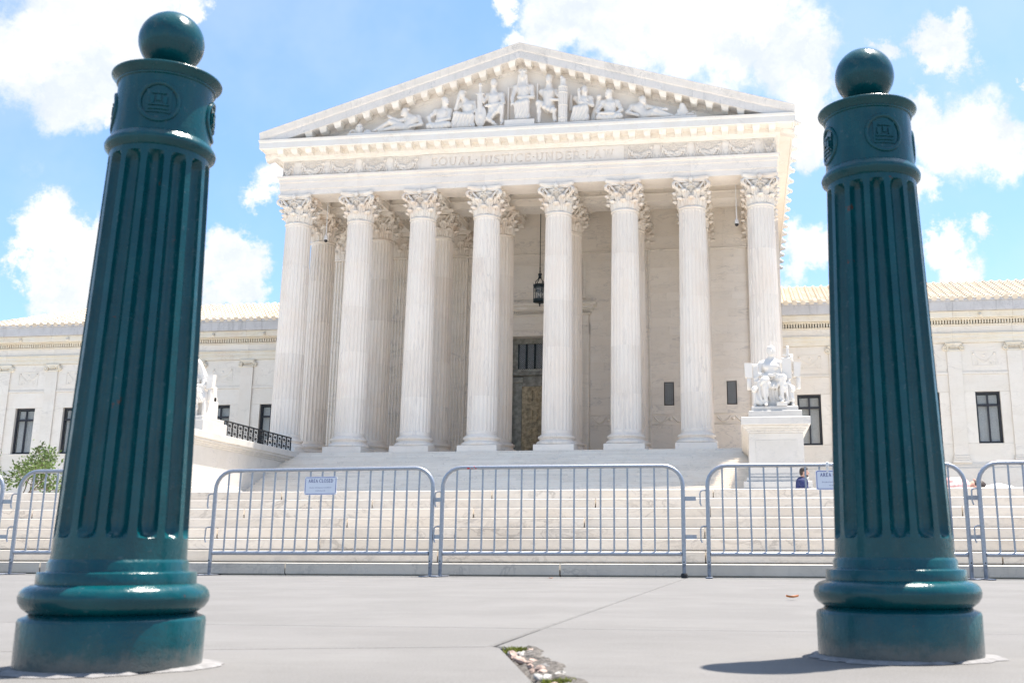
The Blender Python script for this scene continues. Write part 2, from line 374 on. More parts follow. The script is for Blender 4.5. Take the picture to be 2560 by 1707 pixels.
# ================================================================== GROUND
def slab(name, poly, parent, z0=-.05, z1=0., ch=.004, mat=None):
    n = len(poly); A = [Vector(p) for p in poly]; inn = []
    for i in range(n):
        e1 = (A[i]-A[i-1]).normalized(); e2 = (A[(i+1) % n]-A[i]).normalized()
        n1, n2 = Vector((-e1.y, e1.x)), Vector((-e2.y, e2.x)); b = (n1+n2); b = b/max(.3, b.length_squared)*2; inn.append(A[i]+b*ch)
    m = MB()
    rings = [[(p.x, p.y, z0) for p in A], [(p.x, p.y, z1-ch) for p in A], [(p.x, p.y, z1) for p in inn]]
    m.loft(rings, caps=False); m.f.append(tuple(range(2*n, 3*n)))
    return m.build(name, mat or M_conc, parent)
g = MB(); g.v = [(-900, -900, -.05), (900, -900, -.05), (900, 900, -.05), (-900, 900, -.05)]; g.f = [(0, 1, 2, 3)]
tag(g.build('ground', M_soil), kind='structure')
sw = thing('sidewalk', 'pale concrete sidewalk in front of the marble steps', 'sidewalk', (13, 5, 0)); del sw['category']; tag(sw, kind='structure')
L1 = lambda x: 2.491+.312*(x-13.456)
slab('concrete_slab', [(-24, 3.1475), (13.462, 3.1475), (13.462, 11.06), (-24, 11.06)], sw)
slab('concrete_slab', [(13.4615, L1(13.4615)+.006), (13.4615, 3.145), (-24, 3.145), (-24, L1(-24)+.006)], sw)
slab('concrete_slab', [(-24, L1(-24)), (-24, -14), (18.5, -14), (13.705, 1.80), (13.502, 2.462), (13.48, L1(13.48)), (13.0, L1(13.0))], sw)
slab('concrete_slab', [(13.472, 3.1475), (44, 3.1475), (44, 11.06), (13.472, 11.06)], sw)
jag = [(13.478, 2.515), *[(13.502+(2.462-y_)*.3066+.052+.010*math.sin(41*y_)+.009*rng.random(), y_) for y_ in np.linspace(2.45, 1.78, 26)], (13.95, 1.40), (14.25, .5), (18.7, -14)]
slab('concrete_slab', [(13.472, 3.145)]+jag+[(44, -14), (44, 3.145)], sw)
m = MB(); N = 70
rows = []
for t in np.linspace(0, 1, N):
    y = 2.50-1.15*t; xl = 13.500+(2.462-y)*.3066; wd_ = .085+.012*math.sin(23*t)+.012*rng.random()
    rows.append([(xl-.01+u*wd_, y, -.020+.021*min(1, u*1.25)*(1 if u < .95 else .6)+.004*rng.random()) for u in np.linspace(0, 1, 14)])
m.loft(rows, closed=False)
tag(m.build('joint_dirt', M_dirt, sw), kind='stuff')
# ---- plaza terrace and its low steps
pz = thing('plaza_steps', 'low marble steps from the sidewalk up to the plaza', 'steps', (13, 12, 0)); del pz['category']; tag(pz, kind='structure')
H, TR, Y0 = .126, .37, 11.08
known = {1: [9.30, 12.19], 2: [13.63], 3: [9.37, 12.22], 4: [7.97], 5: [9.40, 12.22], 6: [10.83, 13.64], 7: [9.44, 12.25], 8: [8.08, 10.88, 13.66]}
for n_ in range(1, 9):
    js = list(known[n_])
    while js[0] > 1.5: js.insert(0, js[0]-2.7-.2*rng.random())
    while js[-1] < 23: js.append(js[-1]+2.75+.15*rng.random())
    js = [-22.]+js+[46.]
    y, z = Y0+TR*(n_-1), H*n_
    for a, b in zip(js[:-1], js[1:]):
        m = MB(); dz = .004*rng.random()-.002; dy = .006*rng.random(); c = .006
        # riser block with a rebate under its nose so each course shows its dark bed joint
        poly = [(y+dy+c, z+dz), (y+dy, z+dz-c), (y+dy, z-H+.017), (y+dy+.03, z-H+.013), (y+dy+.03, z-H-.03), (y+TR+.05, z-H-.03), (y+TR+.05, z+dz)]
        g_ = .005+.004*rng.random()
        m.prism(poly, lambda u, v, w_: (w_, u, v), a+g_, b-g_)
        m.build('step_block', M_curb if n_ == 1 else M_pstep, pz)
m = MB(); m.box(-22, 46, Y0+.15, Y0+8*TR, -.04, .09)
for n_ in range(1, 8): m.box(-22, 46, Y0+TR*n_+.08, Y0+8*TR, H*n_-.04+.001*n_, H*(n_+1)-.035)
m.build('step_core', M_curb, pz)
pl = MB(); pl.box(-60, 62, Y0+8*TR+.002, 80, -.03, 1.004)
tag(pl.build('plaza', M_plaza), kind='structure')
# ---- main staircase
st = thing('main_staircase', 'broad marble staircase rising to the columns', 'staircase', (0, 59, 1)); del st['category']; tag(st, kind='structure')
NS, SH, ST = 38, .1462, .362
XS = 14.315; YTOP = 66.5
for n_ in range(NS):
    y, z = YTOP-ST*(NS-1-n_), 1.004+SH*(n_+1)
    off = (n_*1.37) % 4.05; js = [-XS]+[x for x in np.arange(-XS+.6+off*.9, XS-.8, 4.03)]+[XS]
    for a, b in zip(js[:-1], js[1:]):
        m = MB(); g_ = .007
        poly = [(y+.008, z), (y, z-.008), (y, z-SH+.022), (y+.05, z-SH+.018), (y+.05, z-SH-.02), (y+ST+.03, z-SH-.02), (y+ST+.03, z)]
        m.prism(poly, lambda u, v, w_: (w_, u, v), a+g_, b-g_); m.build('step_block', M_step, st)
m = MB(); m.prism([(YTOP-ST*(NS-1)+.3, 1.0), (YTOP+.1, 6.33), (YTOP+.1, 1.0)], lambda u, v, w_: (w_, u, v), -XS, XS); m.build('stair_core', M_curb, st)
# ---- cheek walls with the statue pedestals
def cheek(sgn, label):
    t = thing('stair_wall', label, 'pedestal wall', (sgn*15.6, 58, 1), 'walls flanking the main staircase')
    X = lambda a: sgn*a
    def bx(m, xa, xb, *r, c=.02): m.box(min(X(xa), X(xb)), max(X(xa), X(xb)), *r, c); return m
    m = MB(); bx(m, 14.32, 16.85, 52, 66.45, 3.97, 5.87); m.build('wall_core', M_ped, t)
    m = MB(); bx(m, 14.62, 16.55, 51.985, 52.1, 4.25, 5.55, c=.012); m.build('front_panel', M_ped, t)
    m = MB()
    for k, (z0, z1, o) in enumerate(((5.87, 5.98, .06), (5.98, 6.08, .14), (6.08, 6.22, .24), (6.22, 6.585, .34))):
        if k == 3: bx(m, 14.32-o, 16.85+o, 52-o-.1, 66.9, z0, z1)
        else: m.box(*sorted((X(14.32-o), X(16.85+o))), 52-o, 66.8, z0, z1, .015)
    m.build('coping', M_ped, t)
    m = MB()
    for z0, z1, o in ((3.80, 3.97, .05), (3.62, 3.80, .16), (3.3, 3.62, .30), (2.7, 3.3, .36), (1.0, 2.7, .42)): bx(m, 14.32-o, 16.85+o, 52-o, 66.4, z0, z1, c=.03)
    m.build('base_course', M_ped, t)
    m = MB(); bx(m, 14.36, 16.97, 54.4, 57.2, 6.587, 7.245); m.build('plinth_block', M_ped, t)
    m = MB(); bx(m, 14.51, 16.80, 54.55, 57.1, 7.247, 7.474); m.build('plinth_block', M_ped, t)
    return t
cheek(1, 'marble pedestal wall carrying the seated man with the tablet and sword')
cheek(-1, 'marble pedestal wall half hidden by the nearer bollard, carrying the veiled statue')
# ---- iron railing on each cheek wall
def railing(sgn, label):
    t = thing('stair_railing', label, 'railing', (sgn*14.46, 61, 6.6), 'iron railings on the stair walls')
    x = sgn*14.46; y0, y1, z0, z1 = 57.35, 66.2, 6.63, 7.5
    m = MB(); m.box(x-.05, x+.05, y0-.04, y1+.04, z1-.05, z1+.02, .01); m.build('top_rail', M_iron, t)
    m = MB(); m.box(x-.03, x+.03, y0, y1, z0, z0+.05); m.build('bottom_rail', M_iron, t)
    n = 13; wd = (y1-y0)/n
    for i in range(n+1):
        m = MB(); yy = y0+wd*i; m.box(x-.03, x+.03, yy-.03, yy+.03, z0-.04, z1-.04); m.build('post', M_iron, t)
    m = MB(); h = z1-z0-.1; a = wd/2-.03
    def bar(p, q): m.tube([(x, *p), (x, *q)], .014, 4)
    for zc in (z0+.05+h*.27, z0+.05+h*.77):
        hz = h*.25
        bar((-a, zc-hz), (a, zc+hz)); bar((-a, zc+hz), (a, zc-hz)); bar((0, zc-hz), (0, zc+hz)); bar((-a, zc), (a, zc))
        for s_ in (-1, 1): m.tube([(x, s_*a*(1-.7*math.sin(PI*q/6)), zc-hz+2*hz*q/6) for q in range(7)], .014, 4)
        m.box(x-.02, x+.02, -.05, .05, zc-.06, zc+.06)
    bar((-a, z0+.05+h*.52), (a, z0+.05+h*.52))
    me, c = m.mesh('grille_panel', M_iron)
    for i in range(n): inst(me, 'grille_panel', c+Vector((0, y0+wd*(i+.5), 0)), t)
    # short return that steps down to the statue plinth
    m = MB(); xa, xb = sorted((x, sgn*15.35)); m.box(xa, xb, y0-.05, y0+.05, z1-.05, z1+.02); m.build('return_rail', M_iron, t)
    m = MB()
    for i in range(6):
        xx = x+sgn*.15*i; m.tube([(xx, y0, z1), (xx, y0, z0)], .016, 4)
        if i: m.tube([(xx, y0, z1), (xx-sgn*.15, y0, z0)], .012, 4); m.tube([(xx, y0, z0), (xx-sgn*.15, y0, z1)], .012, 4)
    m.build('return_grille', M_iron, t)
railing(-1, 'black iron railing with crossed panels on the stair wall beside the veiled statue')
railing(1, 'black iron railing on the stair wall behind the statue with the tablet')
# ================================================================== COURTHOUSE
S, SCN = 4.4, 4.854
CX = [-SCN/2-S*3, -SCN/2-S*2, -SCN/2-S, -SCN/2, SCN/2, SCN/2+S, SCN/2+S*2, SCN/2+S*3]
YF, YR, ZF, ZT = 67.88, 72.41, 6.556, 22.118
ch = thing('courthouse', 'white marble courthouse with a columned temple front and sculpted pediment', 'building', (0, 74, ZF))
m = MB(); m.box(-17.1, 17.1, YTOP+ST+.04, 79, 5.9, ZF); m.build('portico_floor', M_step, ch)
# ---- columns
def fluted(m, z0, z1, r0, r1, nf=24, fl=.84, start=None, end=None, depth=.5, rings=4, fine=False):
    """tapering shaft piece; flutes end in round stops at start / end"""
    zs = list(np.linspace(z0, z1, rings)); fw = PI*r0/nf*fl
    us = [-1, -fl, -.94*fl, -.75*fl, -.4*fl, 0, .4*fl, .75*fl, .94*fl, fl] if fine else [-fl, -.85*fl, -.45*fl, .45*fl, .85*fl, fl]
    if start is not None: zs = [z0, start]+[start+fw*a for a in (.03, .12, .35, .65, 1.)]+[z for z in zs if z > start+fw*1.2]
    if end is not None: zs = [z for z in zs if z < end-fw*1.2]+[end-fw*a for a in (1., .65, .35, .12, .03)]+[end, z1]
    R = []
    for z in zs:
        r = r0+(r1-r0)*(z-z0)/(z1-z0); wd = 1.
        if start is not None: q = (z-start)/fw; wd = 0 if q <= 0 else (1 if q >= 1 else math.sqrt(1-(1-q)**2))
        if end is not None: q = (end-z)/fw; wd = min(wd, 0 if q <= 0 else (1 if q >= 1 else math.sqrt(1-(1-q)**2)))
        ring = []
        for i in range(nf):
            for u in us:
                uu = u/fl; th = 2*PI/nf*(i+.5+u*.5)
                rr = r-depth*fw*math.sqrt(max(0, wd*wd-uu*uu)) if abs(uu) < wd else r
                ring.append((rr*math.cos(th), rr*math.sin(th), z))
        R.append(ring)
    return m.loft(R)
zb, zsh = ZF+.39, ZF+1.08          # plinth top, shaft start
m = MB(); m.box(-1.275, 1.275, -1.275, 1.275, 0, .39, .015)
b_prof = [(1.18, .39), (1.26, .41), (1.30, .47), (1.30, .55), (1.25, .62), (1.17, .645), (1.15, .67), (1.09, .70), (1.075, .75), (1.10, .79), (1.14, .80), (1.15, .83), (1.185, .85), (1.20, .90), (1.17, .965), (1.09, .985), (1.06, 1.00), (1.055, 1.05), (1.0, 1.08), (.97, 1.10)]
mb = MB(); mb.lathe(b_prof, 48)
base_me, base_c = mb.mesh('base', M_column, 40); plinth_me, plinth_c = m.mesh('plinth', M_marble)
def rad(z):                        # entasis
    t = (z-1.08)/(15.56-1.08); return .968-.115*t**1.6
dz = [1.08, 3.55, 6.6, 9.65, 12.65, 15.50]
drums = []
for i in range(5):
    mm = MB(); a, b = dz[i]+(.0025 if i else 0), dz[i+1]-.0025
    fluted(mm, a, b, rad(a), rad(b), start=(a+.20 if i == 0 else None), end=(b-.14 if i == 4 else None))
    drums.append(mm.mesh('drum', M_column, 32))
cap = MB()                          # capital, z = 0 at the astragal
cap.lathe([(.86, -.10), (.915, -.07), (.925, -.02), (.90, .03), (.865, .045)], 48)
cap.lathe([(.80, .04), (.80, .5), (.83, 1.0), (.93, 1.35), (1.04, 1.50), (1.02, 1.56)], 32)
def leaf(m, ang, z0, h, r0, out, wd, curl=.16):
    P = []; nu, nv = 6, 11
    for j in range(nv):
        t = j/(nv-1)
        if t < .78:
            q = t/.78; r = r0+(out-r0-curl)*q**2.6+.05*math.sin(PI*q); z = z0+h*q*.97
        else:
            q = (t-.78)/.22; an = PI*.98*q; r = out-curl+curl*math.sin(an)*1.0+.10*q; z = z0+h*.97+curl*.75*math.sin(an*.5)*.5-curl*1.15*q*q
        ww = wd*(.74+.30*math.sin(PI*min(1, t*1.05)))*(1 if t < .78 else 1-.55*(t-.78)/.22)
        ww *= 1+.05*math.cos(j*PI*.999)
        row = []
        for i in range(nu+1):
            u = i/nu*2-1
            rr = r-.10*abs(u)**1.5+.035*math.cos(u*PI*3); th = ang+math.atan2(u*ww/2, max(rr, .3)); row.append((rr*math.cos(th), rr*math.sin(th), z-.05*abs(u)*(t > .7)))
        P.append(row)
    th_ = .045
    front = P; back = [[(x*(1-th_/max(.2, math.hypot(x, y))), y*(1-th_/max(.2, math.hypot(x, y))), z-.015) for x, y, z in r] for r in P]
    rings = [f+b[::-1] for f, b in zip(front, back)]
    m.loft(rings)
    m.ball(((out-curl*.55)*math.cos(ang), (out-curl*.55)*math.sin(ang), z0+h*.94), 1., 9, 6, (wd*.30, wd*.30, curl*.62))
for i in range(8): leaf(cap, 2*PI*i/8, .04, .56, .85, 1.16, .70)
for i in range(8): leaf(cap, 2*PI*(i+.5)/8, .05, 1.03, .84, 1.30, .62, .19)
for i in range(4):                  # corner volutes, inner scrolls, abacus flower
    th = PI/4+PI/2*i; d = Vector((math.cos(th), math.sin(th), 0)); side = Vector((-d.y, d.x, 0))
    for s_ in (-1, 1):
        pts = [d*(.88)+side*(.34*s_)+Vector((0, 0, .80)), d*.98+side*(.30*s_)+Vector((0, 0, 1.15)), d*1.20+side*(.16*s_)+Vector((0, 0, 1.46))]
        c0 = d*1.42+side*(.07*s_)+Vector((0, 0, 1.40))
        for q in range(15):
            a_ = PI*.75-q*.52; rr = .25*(1-q/17); pts.append(c0+d*(rr*math.cos(a_))+Vector((0, 0, rr*math.sin(a_))))
        cap.tube(pts, .085, 6, .05)
    leaf(cap, th, .75, .52, .95, 1.42, .40, .12)
    th2 = PI/2*i; d2 = Vector((math.cos(th2), math.sin(th2), 0)); s2 = Vector((-d2.y, d2.x, 0))
    for s_ in (-1, 1):
        pts = [d2*.90+s2*(.36*s_)+Vector((0, 0, .95)), d2*.98+s2*(.30*s_)+Vector((0, 0, 1.25))]; c0 = d2*1.07+s2*(.16*s_)+Vector((0, 0, 1.36))
        for q in range(10):
            a_ = PI-q*.6; rr = .14*(1-q/12); pts.append(c0+s2*(-s_*rr*-math.cos(a_))+Vector((0, 0, rr*math.sin(a_))))
        cap.tube(pts, .05, 5, .03)
    leaf(cap, th2, 1.0, .62, .92, 1.20, .34, .08)
    cap.ball(d2*1.10+Vector((0, 0, 1.76)), .17, 8, 6, (1, 1, 1.2))
def aba(h, k):
    ring = []
    for i in range(4):
        a0 = PI/4+PI/2*i; c1 = Vector((math.cos(a0), math.sin(a0)))*h*math.sqrt(2); c2 = Vector((math.cos(a0+PI/2), math.sin(a0+PI/2)))*h*math.sqrt(2)
        for j in range(9):
            t = .06+.88*j/8; p = c1.lerp(c2, t); mid = (c1+c2)/2; p -= mid.normalized()*k*math.sin(PI*t); ring.append(p)
    return ring
rA, rB = aba(1.12, .22), aba(1.21, .20)
cap.loft([[(p.x, p.y, z) for p in r] for r, z in ((rA, 1.60), (rA, 1.70), (rB, 1.78), (rB, 1.935))])
cap_me, cap_c = cap.mesh('capital', M_cap, 45)
for row, y in enumerate((YF, YR)):
    for x in CX:
        o = Vector((x, y, ZF)); col = inst(base_me, 'column', base_c+o, ch)
        inst(plinth_me, 'plinth', plinth_c+o, col)
        for me, c in drums: inst(me, 'drum', c+o, col)
        inst(cap_me, 'capital', cap_c+o+Vector((0, 0, 15.56)), col)
# ---- entablature: profile (outward offset, z) swept round three sides
def sweep(m, prof, hx=16.72, yf=66.95, yb=110., cut=0):
    rings = []
    for sx, fy in ((-1, 0), (-1, 1), (1, 1), (1, 0)):
        rings.append([(sx*(hx+o), (yf-o) if fy else yb, z) for o, z in prof])
    return m.loft(rings, closed=True)
ent = sub('entablature', ch); WL[ent.name] = Vector((0, 74, ZF))
# architrave in blocks, joint over each column
fas = [(0, 24.05), (0, 24.44), (.05, 24.445), (.05, 24.93), (.10, 24.935), (.10, 25.17), (.20, 25.22), (.22, 25.33), (.22, 25.372)]
edges = [-16.72]+CX[1:-1]+[16.72]
for a, b in zip(edges[:-1], edges[1:]):
    m = MB(); la, lb = (a == edges[0]), (b == edges[-1])
    poly = fas+[(-1.86, 25.372), (-1.86, 24.05)]
    ra = [(a-(max(o, 0) if la else 0)+.002, 66.95-o, z) for o, z in poly]; rb = [(b+(max(o, 0) if lb else 0)-.002, 66.95-o, z) for o, z in poly]
    m.loft([ra, rb]); m.build('architrave_block', M_marble, ent)
for sx in (-1, 1):
    m = MB(); poly = fas+[(-1.86, 25.372), (-1.86, 24.05)]
    m.loft([[(sx*(16.72+o), 68.83 if o < 0 else 66.95-o+.003, z) for o, z in poly], [(sx*(16.72+o), 110, z) for o, z in poly]]); m.build('side_architrave', M_marble, ent)
m = MB(); sweep(m, [(-.02, 26.505), (.06, 26.56), (.10, 26.66), (.22, 26.70), (.30, 26.74), (.30, 27.05), (1.06, 27.07), (1.10, 27.02), (1.16, 27.02), (1.20, 27.06), (1.20, 27.46), (1.24, 27.52), (1.27, 27.655), (-.3, 27.66), (-1.8, 27.66), (-1.8, 26.505)])
m.build('cornice', M_warm, ent)
m = MB(); sweep(m, [(-.06, 25.376), (-.06, 26.5), (-1.8, 26.5), (-1.8, 25.376)]); m.build('frieze', M_marble, ent)
# modillions
md = MB(); md.loft([[(sx*wd, y, z) for sx, y in ((-1, .42), (1, .42), (1, -yy), (-1, -yy))] for z, wd, yy in ((-.33, .19, .10), (-.30, .20, .16), (-.16, .225, .27), (-.06, .24, .33), (-.055, .275, .375), (0, .285, .385))])
md_me, md_c = md.mesh('modillion', M_warm)
for i in range(34):
    x = -16.5+i*1.0; inst(md_me, 'modillion', md_c+Vector((x, 66.26, 27.062)), ent)
# sima with lion heads along the two flanks
m = MB()
for sx in (-1, 1):
    m.loft([[(sx*(16.72+o), y, z) for o, z in ((1.0, 27.662), (1.27, 27.662), (1.22, 27.9), (1.27, 28.1), (1.27, 28.19), (1.0, 28.19))] for y in (66.5, 110)])
m.build('side_gutter', M_warm, ent)
lh = MB(); lh.ball((0, 0, 0), .24, 10, 8, (.8, 1, 1)); lh.ball((.19, 0, -.05), .13, 8, 6)
for a in (-1, 1): lh.ball((-.02, .17*a, .16), .09, 6, 5)
for q in range(9): lh.ball((-.06, .26*math.cos(q*.7), .26*math.sin(q*.7)), .09, 6, 4)
lh_me, lh_c = lh.mesh('lion_head', M_warm, 50)
for sx in (1, -1):
    for i in range(17): inst(lh_me, 'lion_head', Vector((sx*18.10, 68.0+2.32*i, 27.9)), ent, rot=(0, 0, 0 if sx > 0 else PI), scale=(1.5, 1.3, 1.25))
# frieze: carved inscription between garlands
def glyphs(text, h, thick=.23, thin=.145, gap=.22):
    out = []; x = 0.
    def ln(p, q, w_):
        p, q = Vector(p), Vector(q); n = (q-p).normalized(); n = Vector((-n.y, n.x))*w_/2; return [p+n, p-n, q-n, q+n]
    def arc(cx, cy, rx, ry, a0, a1, w0, w1=None, n=14):
        P = []; A = np.linspace(math.radians(a0), math.radians(a1), n)
        for sgn, rng_ in ((1, A), (-1, A[::-1])):
            for a in rng_:
                ww = thin+(thick-thin)*abs(math.cos(a)); P.append(Vector((cx+(rx+sgn*ww/2)*math.cos(a), cy+(ry+sgn*thin/2)*math.sin(a))))
        return P
    def serif(x_, y_): return ln((x_-.15, y_), (x_+.15, y_), .05)
    T_, t_ = thick, thin
    def G(c):
        V = lambda x_, w_=T_: [ln((x_, 0), (x_, 1), w_), serif(x_, .025), serif(x_, .975)]
        if c == 'E': return V(.15)+[ln((.15, .96), (.62, .96), t_), ln((.15, .52), (.52, .52), t_), ln((.15, .04), (.64, .04), t_), ln((.61, .96), (.61, .80), t_), ln((.63, .04), (.63, .22), t_)], .68
        if c == 'Q': return [arc(.5, .5, .42, .48, 0, 180, 0), arc(.5, .5, .42, .48, 180, 360, 0), ln((.5, .1), (.9, -.18), T_*.8)], 1.0
        if c == 'O': return [arc(.5, .5, .42, .48, 0, 180, 0), arc(.5, .5, .42, .48, 180, 360, 0)], 1.0
        if c == 'U': return [ln((.15, .35), (.15, 1), T_), ln((.72, .35), (.72, 1), t_), arc(.435, .35, .285, .33, 180, 360, 0), serif(.15, .975), serif(.72, .975)], .87
        if c == 'A': return [ln((.45, .98), (.10, 0), t_), ln((.42, .98), (.80, 0), T_), ln((.2, .32), (.68, .32), t_), serif(.10, .025), serif(.80, .025)], .9
        if c == 'L': return V(.15)+[ln((.15, .04), (.62, .04), t_), ln((.61, .04), (.61, .24), t_)], .66
        if c == 'J': return [ln((.32, .05), (.32, 1), T_), serif(.32, .975), arc(.12, .05, .2, .2, 270, 360, 0, n=8)], .5
        if c == 'S': return [arc(.32, .74, .22, .22, 20, 270, 0), arc(.32, .26, .25, .24, -160, 90, 0), ln((.53, .98), (.53, .78), t_), ln((.08, .02), (.08, .24), t_)], .64
        if c == 'T': return V(.4)+[ln((.02, .96), (.78, .96), t_), ln((.04, .98), (.04, .78), t_), ln((.76, .98), (.76, .78), t_)], .8
        if c == 'I': return V(.17), .34
        if c == 'C': return [arc(.5, .5, .42, .48, 40, 180, 0), arc(.5, .5, .42, .48, 180, 318, 0), ln((.82, .98), (.82, .72), t_)], .88
        if c == 'N': return [ln((.15, 0), (.15, 1), t_), ln((.78, 0), (.78, 1), t_), ln((.12, .97), (.80, .03), T_), serif(.15, .025), serif(.78, .975), serif(.1, .975)], .94
        if c == 'D': return V(.15)+[arc(.22, .5, .60, .46, -90, 90, 0)], .9
        if c == 'R': return V(.15)+[arc(.25, .73, .34, .24, -90, 90, 0), ln((.38, .5), (.76, 0), T_), serif(.78, .025), ln((.15, .97), (.27, .97), t_), ln((.15, .49), (.27, .49), t_)], .84
        if c == 'W': return [ln((.1, 1), (.36, .02), T_), ln((.36, .02), (.60, .98), t_), ln((.56, .98), (.84, .02), T_), ln((.84, .02), (1.08, 1), t_), serif(.1, .975), serif(1.08, .975), serif(.57, .975)], 1.18
        return [], .34
    for c in text:
        if c == ' ': x += .42; continue
        if c == '.': out.append([((x+a)*h, (.5+b)*h) for a, b in ((0, 0), (.09, .09), (.18, 0), (.09, -.09))]); x += .18+gap; continue
        P, w_ = G(c)
        for p in P: out.append([((q.x+x)*h, q.y*h) for q in p])
        x += w_+gap
    return out, (x-gap)*h
PX0, PX1, PZ0, PZ1 = -6.82, 6.90, 25.38, 26.48
pan = MB(); pan.box(PX0, PX1, 66.93, 67.06, PZ0, PZ1); pan_o = pan.build('inscription_panel', M_marble, ent)
polys, wtxt = glyphs('EQUAL.JUSTICE.UNDER.LAW', .57)
sc_ = 12.35/wtxt; x0 = -6.12
cut = MB()
for i, p in enumerate(polys): cut.prism([(x0+u*sc_, 25.66+v) for u, v in p], lambda u, v, w_: (u, w_, v), 66.88+.0003*(i % 7), 66.995+.0004*(i % 5))
cut_o = cut.build('letter_cutter', M_marble)
for o in (pan_o, cut_o):
    import bmesh as _b
    bb = _b.new(); bb.from_mesh(o.data); _b.ops.recalc_face_normals(bb, faces=bb.faces); bb.to_mesh(o.data); bb.free()
md_ = pan_o.modifiers.new('cut', 'BOOLEAN'); md_.operation = 'DIFFERENCE'; md_.object = cut_o; md_.solver = 'EXACT'; md_.use_self = True
bpy.context.view_layer.update()
dg = bpy.context.evaluated_depsgraph_get(); nm = bpy.data.meshes.new_from_object(pan_o.evaluated_get(dg))
pan_o.modifiers.clear()
if len(nm.polygons) > 50: pan_o.data = nm
bpy.data.objects.remove(cut_o)
tag(pan_o, 'marble frieze panel carved EQUAL JUSTICE UNDER LAW')
def garland_mesh(wd):
    g_ = MB()
    for i in range(17):
        t = i/16; x = (t-.5)*wd*.92; z = .80-.58*math.sin(PI*t)**.7; k = .08+.10*math.sin(PI*t)
        for q in range(9 if .12 < t < .88 else 3): g_.ball((x+.05*rng.normal(), -.02-.05*rng.random(), z+k*1.1*(rng.random()*2-1)), .055+.035*rng.random(), 6, 5)
    for rr, n_ in ((.20, 11), (.12, 7)):
        for q in range(n_): a_ = q*2*PI/n_; g_.ball((rr*math.cos(a_), -.01, .80+rr*.95*math.sin(a_)), .06, 6, 4)
    g_.ball((0, -.04, .80), .07, 8, 6)
    for s_ in (-1, 1):
        for e_ in (0, .11): g_.tube([(s_*(wd*.5-e_+.05*math.sin(q*1.3+e_*9)), -.015, 1.05-.118*q) for q in range(9)], .05, 5)
        g_.tube([(s_*(.24+.20*q/11*math.cos(q*.55)+.14), .0, .86+.16*math.sin(q*.55)*(1-q/16)) for q in range(12)], .035, 5)
        g_.tube([(s_*(.24+.05*q), .0, .62+.05*math.sin(q*1.2)+.015*q) for q in range(6)], .032, 5)
    return g_
ga_me, ga_c = garland_mesh(1.55).mesh('frieze_garland', M_marble, 60)
po = MB(); po.lathe([(.20, 0), (.20, .08), (.10, .14), (.12, .3), (.17, .48), (.13, .62), (.15, .70), (.22, .78), (.24, .90), (.16, .98), (.18, 1.02)], 10)
for s_ in (-1, 1): po.tube([(s_*(.16+.04*math.sin(q)), -.06, .1+.1*q) for q in range(8)], .05, 5)
po_me, po_c = po.mesh('frieze_candelabrum', M_marble, 50)
posts = [9.05, 11.25, 13.52, 15.55]
for sx in (1, -1):
    for p in posts: inst(po_me, 'frieze_candelabrum', po_c+Vector((sx*p, 67.01, 25.40)), ent, scale=(1.15, .35, 1.07))
    for gx in (7.93, 10.15, 12.38, 14.53): inst(ga_me, 'frieze_garland', ga_c+Vector((sx*gx, 67.0, 25.40)), ent, scale=(.98, .75, 1))
    inst(ga_me, 'frieze_garland', ga_c+Vector((sx*16.28, 67.0, 25.40)), ent, scale=(.42, .75, 1))
    for y in (68.3, 70.5, 72.7, 74.9): inst(ga_me, 'frieze_garland', Vector((sx*16.72, y, 25.42+ga_c.z)), ent, rot=(0, 0, sx*PI/2))
# ---- pediment
pe = sub('pediment', ch); ZA, SL = 33.70, .3068
zt = lambda x: ZA-SL*abs(x)
for sx in (-1, 1):
    cuts = list(np.arange(0, 17.2, 1.92))+[17.96]; cuts = [c for c in cuts if c < 17.0 or c == 17.96]
    for a, b in zip(cuts[:-1], cuts[1:]):
        m = MB(); a_ = a+(.002 if a else 0); b_ = b-.002
        prof = [(65.69, 0), (65.69, -.05), (65.72, -.10), (65.80, -.42), (65.84, -.50), (65.87, -.52), (65.87, -1.04), (65.93, -1.06), (66.85, -1.02), (66.85, -1.34), (66.95, -1.40), (67.08, -1.55), (67.2, -1.58), (67.6, -1.58), (67.6, 0)]
        rings = [[(sx*xx, y, zt(xx)+d_) for y, d_ in prof] for xx in (a_, b_)]
        m.loft(rings); m.build('cornice_block', M_rake, pe)
    for i in range(17):
        x = sx*(.55+1.0*i)
        if zt(x)-1.05-.3 > 27.75:
            q = MB(); q.add(md.v, md.f); q.v = [(vx, vy, vz-SL*sx*vx) for vx, vy, vz in q.v]; me_, c_ = q.mesh('modillion', M_warm); inst(me_, 'modillion', c_+Vector((x, 66.30, zt(x)-1.045)), pe)
m = MB(); m.prism([(-17.0, 27.6), (17.0, 27.6), (0, 33.0)], lambda u, v, w_: (u, w_, v), 67.02, 67.7); m.build('tympanum_wall', M_relief, pe)
for a, b in zip(np.linspace(-11.75, 11.75, 11)[:-1], np.linspace(-11.75, 11.75, 11)[1:]):
    m = MB(); m.box(a+.004, b-.004, 65.86, 67.22, 27.662, 27.875, .01); m.build('sculpture_shelf', M_relief, pe)
m = MB(); m.box(-.95, 1.05, 65.95, 67.2, 27.876, 28.28, .01); m.build('throne_step', M_relief, pe)
m = MB(); m.prism([(-17.6, 28.1), (17.6, 28.1), (0, 33.5)], lambda u, v, w_: (u, w_, v), 67.65, 110); m.build('gable_roof', M_grey, ch)
